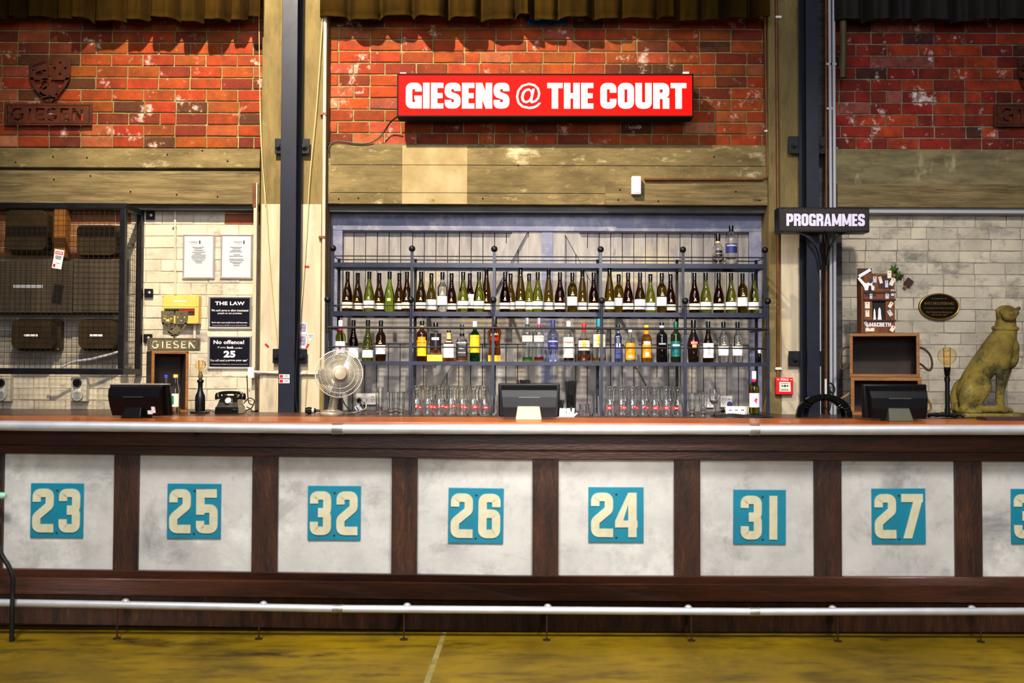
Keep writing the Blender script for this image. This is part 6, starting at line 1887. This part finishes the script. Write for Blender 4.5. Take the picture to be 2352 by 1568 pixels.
MB().tube(spline(P, 6), .0035, n=7).build('flex', M['white_wire'], label='white flex running from the triple power point to the fan', cat='cord', origin=P[-1])
wc = [(787, 918, 2.6), (793, 930, 2.6), (802, 940, 2.6), (812, 946, 2.6), (826, 944, 2.62), (832, 934, 2.66), (827, 921, 2.67)]
MB().tube(spline([at(*q) for q in wc], 6), .0045, n=7).build('flex', M['wire'], label='black flex looping below the triple power point', cat='cord', origin=at(*wc[0]))
c2 = at(823, 937, 2.59)
rzt = (c2, Matrix.Rotation(R(-35), 3, 'Y'))
t = thing('cord_tag', 'white and blue tag on the black flex under the power point', 'tag', c2)
MB().box(c2.x - .021, c2.x + .021, 2.588, 2.590, c2.z - .024, c2.z + .024).build('card', M['label_white'], t, rz=rzt)
MB().box(c2.x - .013, c2.x - .003, 2.5865, 2.588, c2.z - .022, c2.z + .020).build('print', M['blue'], t, rz=rzt)
t = power_point(1655, 1682, 909, 935, 2, 'white double power point behind the wine glass')
power_point(1623, 1640, 914, 936, 1, 'small white power point behind the stemmed beer glasses')
k = at(1676, 928, 2.71); MB().cyl(k, k + V((0, -.028, 0)), .022, .018, n=18).build('plug', M['navy'], label='dark navy plug in the double power point', cat='plug', origin=k)
Yps = 1.95
t = thing('power_strip', 'long white power strip behind the lone wine bottle', 'power strip', at(1695, 953, Yps))
px_box(MB(), 1667, 1724, 933, 953, Yps, .05).build('housing', M['white_plastic'], t, bevel=.004)
mb = MB()
for k in range(9): px_box(mb, 1672 + k * 5.6, 1673.6 + k * 5.6, 948, 949.6, Yps - .001, .003)
mb.build('socket_holes', M['ink'], t)
mb = MB()
for k in range(3): px_box(mb, 1674 + k * 14, 1681 + k * 14, 940.5, 942.5, Yps - .001, .002)
mb.build('markings', M['meter_wood'], t)
pk = at(1664, 944, Yps); MB().tube(spline([pk + V((-.045, -.01, -.005)), pk + V((-.02, -.005, .0)), pk + V((.0, 0, .002))], 4), [.004] * 4 + [.012] * 4 + [.012], n=10).build('plug', M['black'], label='black plug at the end of the white power strip', cat='plug', origin=pk)
p = at(774, 940, 2.10)
MB().box(p.x - .035, p.x + .035, 2.10, 2.17, ZB + .0005, ZB + .11).build('black_box', M['black'], None, bevel=.004, label='small black box half hidden behind the fan neck', cat='box', origin=V((p.x, 2.13, ZB)))
# black coupler lying by the fan
Y = 1.9; a, b = at(702, 950, Y), at(735, 951, Y)
a.z = b.z = ZB + .026
t = thing('hose_coupler', 'black threaded connector lying beside the fan base', 'connector', (a.x, Y, ZB))
d = b - a
MB().tube([a, a + d * .12, a + d * .14, a + d * .38, a + d * .40, a + d * .62], [.022, .022, .026, .026, .020, .020], n=20).build('body', M['black_gloss'], t)
MB().tube([a + d * .45, a + d * .60], [.0205, .0205], n=20).build('band', M['silver'], t)
MB().tube([a + d * .62, a + d * .75, b], [.019, .010, .008], n=14).build('tail', M['wire'], t)

# ================================================================== prop tower, leaf, plaque
Y = 2.02; s_ = sc(Y)
x0, x1 = xat(1984, Y, 690), xat(2055, Y, 690)
z0, z1 = zu + .0005, zat(628, Y, 2018)
t = thing('prop_tower', 'cardboard theatre prop tower covered in paper tags, titled in white capitals', 'prop', ((x0 + x1) / 2, Y + .05, z0))
X = lambda px: xat(px, Y, 690)
Zz = lambda py: zat(py, Y, 2018)
MB().shape([rect(x0, x1, z0, z1), rect(X(2003), X(2034), Zz(734), Zz(690))[::-1]], Y, .02).build('front', M['card_brown'], t)
MB().box(x0, x1, Y + .02, Y + .10, z0, z1).build('box', M['card_brown'], t)
MB().box(x0 - .016, x0, Y + .01, Y + .10, z0, z1 - .03).build('side', M['card_brown'], t)
MB().box(X(2003), X(2034), Y + .018, Y + .021, Zz(734), Zz(690)).build('doorway', M['black_soft'], t)
for px, hh_, ww in ((2010, 25, 6), (2021.5, 28, 9)):
    zb_ = Zz(734)
    h_ = hh_ * s_; w_ = ww * s_
    mb = MB().shape([[(X(px) - w_ * .5, zb_), (X(px) + w_ * .55, zb_), (X(px) + w_ * .38, zb_ + h_ * .45), (X(px) + w_ * .32, zb_ + h_ * .78), (X(px) + w_ * .12, zb_ + h_), (X(px) - w_ * .14, zb_ + h_), (X(px) - w_ * .34, zb_ + h_ * .76), (X(px) - w_ * .36, zb_ + h_ * .4)]], Y + .012, .003)
    mb.build('figure_cutout', M['label_white'], t)
for py in (671, 688, 736): MB().box(x0, x1 + .006, Y - .010, Y, Zz(py) - .006, Zz(py) + .006).build('ledge', M['card_dark'], t)
MB().box(X(2017), X(2051), Y - .004, Y, Zz(662), Zz(632)).build('window', M['card_dark'], t)
MB().box(X(1988), X(2012), Y - .003, Y, Zz(680), Zz(673)).build('window', M['card_dark'], t)
mb = MB(); put_block(mb, 'MACBETH', X(1996.5), X(2046), Zz(750), Zz(740.5), Y - .0012, .001, t=.2, gap=.05)
mb.build('lettering', M['white_paint'], t, raw=True, smooth=False)
tags_ = [(2009, 642, 8, 14, 0, 1), (2022, 643, 7, 16, -15, 0), (2036, 652, 7, 16, 0, 1), (2042.5, 630, 9, 18, 0, 0), (2049, 647, 9, 18, 25, 0), (2049.5, 672, 7, 15, 0, 1), (2000, 682, 6, 15, 0, 1), (2037, 680, 8, 12, 0, 1),
         (1991.5, 701, 11, 15, 0, 0), (1991.5, 720, 9, 15, 0, 0), (2045, 700, 8, 14, 30, 0), (2043.5, 719, 9, 14, -30, 1), (1989.5, 745, 7, 14, -33, 1), (1997, 757, 20, 8, 0, 0), (2049, 754.5, 9, 14, 28, 0)]
for px, py, w_, h_, an, cool in tags_:
    cc = V((X(px), Y - .006, Zz(py)))
    rt = (cc, Matrix.Rotation(R(an), 3, 'Y'))
    tg = MB().box(cc.x - w_ / 2 * s_, cc.x + w_ / 2 * s_, Y - .0065, Y - .0055, cc.z - h_ / 2 * s_, cc.z + h_ / 2 * s_).build('paper_tag', M['paper'] if cool else M['label'], t, rz=rt)
    MB().shape([ell(cc.x, cc.z + h_ * .28 * s_, 1.4 * s_, 1.4 * s_, 10)], Y - .0072, .0006).build('stamp', M['ink'] if cool else M['red'], tg, rz=rt)
# cut-out guitarist and top cards
c3 = V((X(1993), Y - .004, Zz(628)))
MB().box(X(1970), X(2003), Y + .004, Y + .008, Zz(640), Zz(616)).build('back_card', M['card_dark'], t)
rt = (c3, Matrix.Rotation(R(-30), 3, 'Y'))
MB().box(X(1970), X(2001), Y - .004, Y - .002, Zz(631), Zz(624)).build('banner_card', M['label_white'], t, rz=(V((X(1985), Y, Zz(626))), Matrix.Rotation(R(-31), 3, 'Y')))
mb = MB().shape([[(X(1986), Zz(667)), (X(2007), Zz(667)), (X(2008), Zz(658)), (X(2003), Zz(655)), (X(2004), Zz(646)), (X(1998), Zz(642)), (X(1993.5), Zz(645)), (X(1993.5), Zz(650)), (X(1986), Zz(650)), (X(1974), Zz(637)), (X(1970), Zz(638)), (X(1970.5), Zz(642)), (X(1981), Zz(655)), (X(1984), Zz(660))][::-1]], Y - .008, .003)
mb.build('guitarist_cutout', M['label_white'], t)
mb = MB().shape([ell(X(1998.5), Zz(646), 5 * s_, 4.6 * s_, 16)], Y - .010, .002); mb.build('cutout_hair', M['ink'], t)
mb = MB().shape([[(X(1993), Zz(667)), (X(2001), Zz(667)), (X(2000), Zz(656)), (X(1995), Zz(656))]], Y - .0095, .001); mb.build('cutout_dark_print', M['card_dark'], t)  # darker shape printed low on the cut-out
# ivy sprig and falling card
t = thing('ivy_sprig', 'small sprig of green ivy leaves on the wall above the prop tower', 'ivy sprig', at(2058, 632, 2.66))
for px, py, r, an in ((2054, 618, 14, 20), (2064, 633, 13, -40), (2050, 625, 8, 90)):
    cc = at(px, py, 2.66)
    pts = [(0, -1), (.35, -.55), (.95, -.6), (.6, -.05), (.75, .55), (.2, .35), (0, 1), (-.2, .35), (-.75, .55), (-.6, -.05), (-.95, -.6), (-.35, -.55)]
    mb = MB()
    ctr = mb.bm.verts.new(cc + V((0, -.012, 0)))
    vs = [mb.bm.verts.new(cc + Matrix.Rotation(R(an), 3, 'Y') @ V((u * r * s_, .006 * (i % 2), v_ * r * s_))) for i, (u, v_) in enumerate(pts)]
    for i in range(len(vs)): mb.bm.faces.new((ctr, vs[i], vs[(i + 1) % len(vs)]))
    o = mb.build('leaf', M['leaf'], t); sd = o.modifiers.new('thick', 'SOLIDIFY'); sd.thickness = .0015
MB().tube(spline([at(2050, 622, 2.665), at(2058, 625, 2.668), at(2068, 634, 2.672), at(2076, 638, 2.676), at(2076, 645, 2.676), at(2081, 651, 2.676)], 5), .0022, n=6).build('stalk', M['jute'], t)
t = thing('cardboard_axe', 'small dark wooden bat shape stuck tilted on the pale brick', 'decoration', at(2087, 652, 2.66))
cc = at(2086, 650, 2.66); rt = (cc, Matrix.Rotation(R(38), 3, 'Y'))
MB().box(cc.x - .028, cc.x + .028, 2.655, 2.672, cc.z - .025, cc.z + .038).build('blade', M['card_dark'], t, bevel=.003, rz=rt)
MB().box(cc.x - .011, cc.x + .011, 2.655, 2.672, cc.z - .056, cc.z - .025).build('handle', M['crate'], t, bevel=.002, rz=rt)
# oval plaque
Yo = 2.655; c = at(2157.5, 704, Yo)
a_, b_ = 46.5 * sc(Yo), 31 * sc(Yo)
t = thing('oval_plaque', 'oval black and gold memorial plaque on the pale painted brick', 'plaque', c)
MB().shape([ell(c.x, c.z, a_, b_, 56)], Yo, .02).build('plate', M['plaque'], t)
MB().tube([V((c.x + (a_ - .006) * math.cos(k * math.pi / 32), Yo, c.z + (b_ - .006) * math.sin(k * math.pi / 32))) for k in range(64)], .0055, n=8, closed=True).build('rim', M['gold'], t)
mb = MB()
for body, dy, w_, h_ in (('In memory of', 18.5, 34, 5.0), ('RHYS BROOKBANKS', 7.5, 68, 6.6), ('who enjoyed the theatre and a beer', -3.5, 70, 4.6), ('Died Canterbury Earthquake', -13, 60, 5.0), ('22 February 2011', -19, 36, 4.6)):
    put_text(mb, body, c.x, c.z + dy * sc(Yo), Yo - .0012, w_ * sc(Yo), h_ * sc(Yo), .012)
mb.build('lettering', M['gold'], t, raw=True, smooth=False)

# ================================================================== stone animal
Y = 1.93; s_ = sc(Y)
px_ = lambda q: 2130 + q / 5.315
py_ = lambda q: 680 + q / 5.315
def sp(u, v_, dy=0):
    p = at(px_(u), py_(v_), Y); return V((p.x, Y + dy, p.z))
k5 = s_ / 5.315
mb = MB()
def blob(u, v_, dy, ru, rv, rd, an=0):
    mb.ball(sp(u, v_, dy), (ru * k5, rd * k5, rv * k5), 24, 16, Matrix.Rotation(R(an), 3, 'Y'))
def limb(pts):
    P = [sp(u, v_, dy) for u, v_, dy, r in pts]; r_ = [r * k5 for *_, r in pts]
    P2 = spline(P, 4); 
    rr = []
    for i in range(len(P) - 1):
        for q in range(4): rr.append(r_[i] + (r_[i + 1] - r_[i]) * q / 4)
    rr.append(r_[-1])
    mb.tube(P2, rr, n=18)
    for p, q in ((P[0], r_[0]), (P[-1], r_[-1])): mb.ball(p, q * .98, 16, 10)
# torso from rump to chest
limb([(520, 1190, .02, 150), (580, 1030, .02, 150), (690, 860, .01, 160), (800, 690, .0, 160), (900, 560, 0, 165), (945, 450, 0, 140), (955, 360, 0, 122), (960, 260, 0, 108)])
blob(960, 640, 0, 150, 190, 150)
blob(1010, 720, .0, 95, 170, 120)
# head: cheeks, muzzle and ears
blob(955, 225, -.01, 118, 108, 120)
blob(940, 250, -.075, 88, 66, 60)
blob(900, 205, -.05, 60, 50, 60); blob(1015, 205, -.05, 60, 50, 60)
blob(940, 225, -.108, 30, 16, 22)
blob(1092, 158, -.01, 50, 26, 24, -28); blob(1070, 180, .0, 40, 34, 30)
blob(845, 178, -.01, 24, 36, 24, 10); blob(955, 150, .0, 95, 40, 90)
# haunch and hind foot (near and far)
for dy in (-.065, .075):
    blob(500, 1180, dy, 150, 190, 85, 12)
    blob(410, 1250, dy, 78, 130, 62)
    limb([(400, 1370, dy, 62), (560, 1378, dy - .01, 42), (720, 1375, dy - .01, 44), (820, 1385, dy - .01, 42)])
    limb([(560, 1010, dy * .8, 100), (640, 1090, dy, 90), (560, 1290, dy, 60)])
# front legs
limb([(890, 560, -.055, 112), (868, 760, -.07, 92), (845, 960, -.075, 66), (828, 1130, -.075, 50), (822, 1290, -.075, 44), (826, 1355, -.08, 50)])
blob(855, 1385, -.10, 72, 38, 58); 
for q in (-22, 12, 46): blob(850 + q, 1396, -.125 + abs(q - 12) * .0004, 18, 22, 28)
limb([(1010, 640, .06, 105), (1000, 850, .065, 88), (965, 1040, .065, 66), (935, 1180, .06, 50), (932, 1300, .06, 46), (950, 1360, .05, 50)])
blob(985, 1390, .03, 76, 36, 58)
for q in (0, 34, 66): blob(975 + q, 1400, .01, 18, 20, 28)
# tail curled round the near side of the plinth
limb([(380, 1330, .02, 40), (340, 1385, -.03, 30), (430, 1402, -.10, 24), (560, 1404, -.115, 20)])
zbase = ZB + .0005
st = thing('stone_animal', 'mossy stone statue of a seated big cat with collar on the back counter', 'statue', (sp(760, 1500).x, Y, zbase))
o = mb.build('body', M['stone'], st)
md = o.modifiers.new('merge', 'REMESH'); md.mode = 'VOXEL'; md.voxel_size = .0065; md.use_smooth_shade = True
md = o.modifiers.new('soften', 'SMOOTH'); md.factor = .5; md.iterations = 6
MB().tube([sp(950 + 128 * math.cos(a), 392 + 14 * math.sin(a * 1) * -1, math.sin(a) * 118 * k5) for a in [k * math.pi / 16 for k in range(32)]], 27 * k5, n=12, closed=True).build('collar', M['stone'], st)
mb2 = MB(); mb2.tube([sp(890 + 18 * q, 242 + 3 * math.sin(q * 1.2), -.075 - 58 * k5 * math.sin(math.pi * (q + 1.2) / 8)) for q in range(6)], .0022, n=6); mb2.build('mouth_line', M['sign_case'], st)
a, b = sp(262, 1420), sp(1190, 1420)
MB().box(a.x, b.x, Y - .15, Y + .15, zbase, a.z).build('plinth', M['stone'], st, bevel=.008, seg=3)
MB().box(xat(2256, .30), xat(2420, .30), .26, .38, ZT + .0005, ZT + .018).build('menu_folder', M['card_dark'], None, label='dark red folder lying on the bar end before the stone animal', cat='folder', origin=at(2330, 967, .33))

# ================================================================== black hoops and cables by the post
Y = 1.72
t = thing('cask_hoops', 'pair of black curved hoops standing on the back counter before the post', 'hoops', (xat(1892, Y, 950), Y, ZB))
for (x0_, x1_, pt, yy, nm) in ((1830, 1958, 905, Y, 'hoop'), (1844, 1944, 910, Y + .10, 'hoop')):
    c = (x0_ + x1_) / 2; r = (x1_ - x0_) / 2
    mb = MB(); n = 28
    hgt = zat(pt, yy, c) - ZB; rx = r * sc(yy); cx_ = xat(c, yy, 940)
    for k in range(n):
        ps = []
        for q in (k, k + 1):
            a = math.pi * q / n
            o_ = V((cx_ - rx * math.cos(a), yy, ZB + .001 + hgt * math.sin(a) ** .9)); i_ = V((cx_ - (rx - .038) * math.cos(a), yy, ZB + .001 + (hgt - .03) * math.sin(a) ** .9))
            ps.append((o_, i_))
        (o0, i0), (o1, i1) = ps
        dv = V((0, .035, 0))
        mb.hexa([i0, i1, i0 + dv, i1 + dv, o0, o1, o0 + dv, o1 + dv])
    bmesh.ops.remove_doubles(mb.bm, verts=mb.bm.verts, dist=1e-5)
    mb.build(nm, M['black_gloss'], t, angle=50)
px_box(MB(), 1895, 1899, 870, 905, 2.40, .02).build('wall_switch', M['white_plastic'], None, label='narrow white plastic strip above the black hoops', cat='strip', origin=at(1897, 905, 2.42))
for k, (pts, lb) in enumerate((([(1902, 878), (1908, 880), (1914, 885), (1917, 895), (1912, 903), (1906, 896), (1900, 888)], 'tangle of black cable on the grey pipes above the hoops'), ([(1906, 890), (1907, 905), (1909, 925), (1904, 945), (1899, 960)], 'black cable hanging from the tangle down behind the hoops'), ([(1896, 935), (1906, 950), (1916, 958), (1926, 962)], 'black cable sagging behind the hoops to the crate'))):
    P = [at(a, b, 2.40) for a, b in pts]
    MB().tube(spline(P, 6), .006 if k == 0 else .004, n=7).build('cable', M['wire'], label=lb, cat='cable', origin=P[-1])
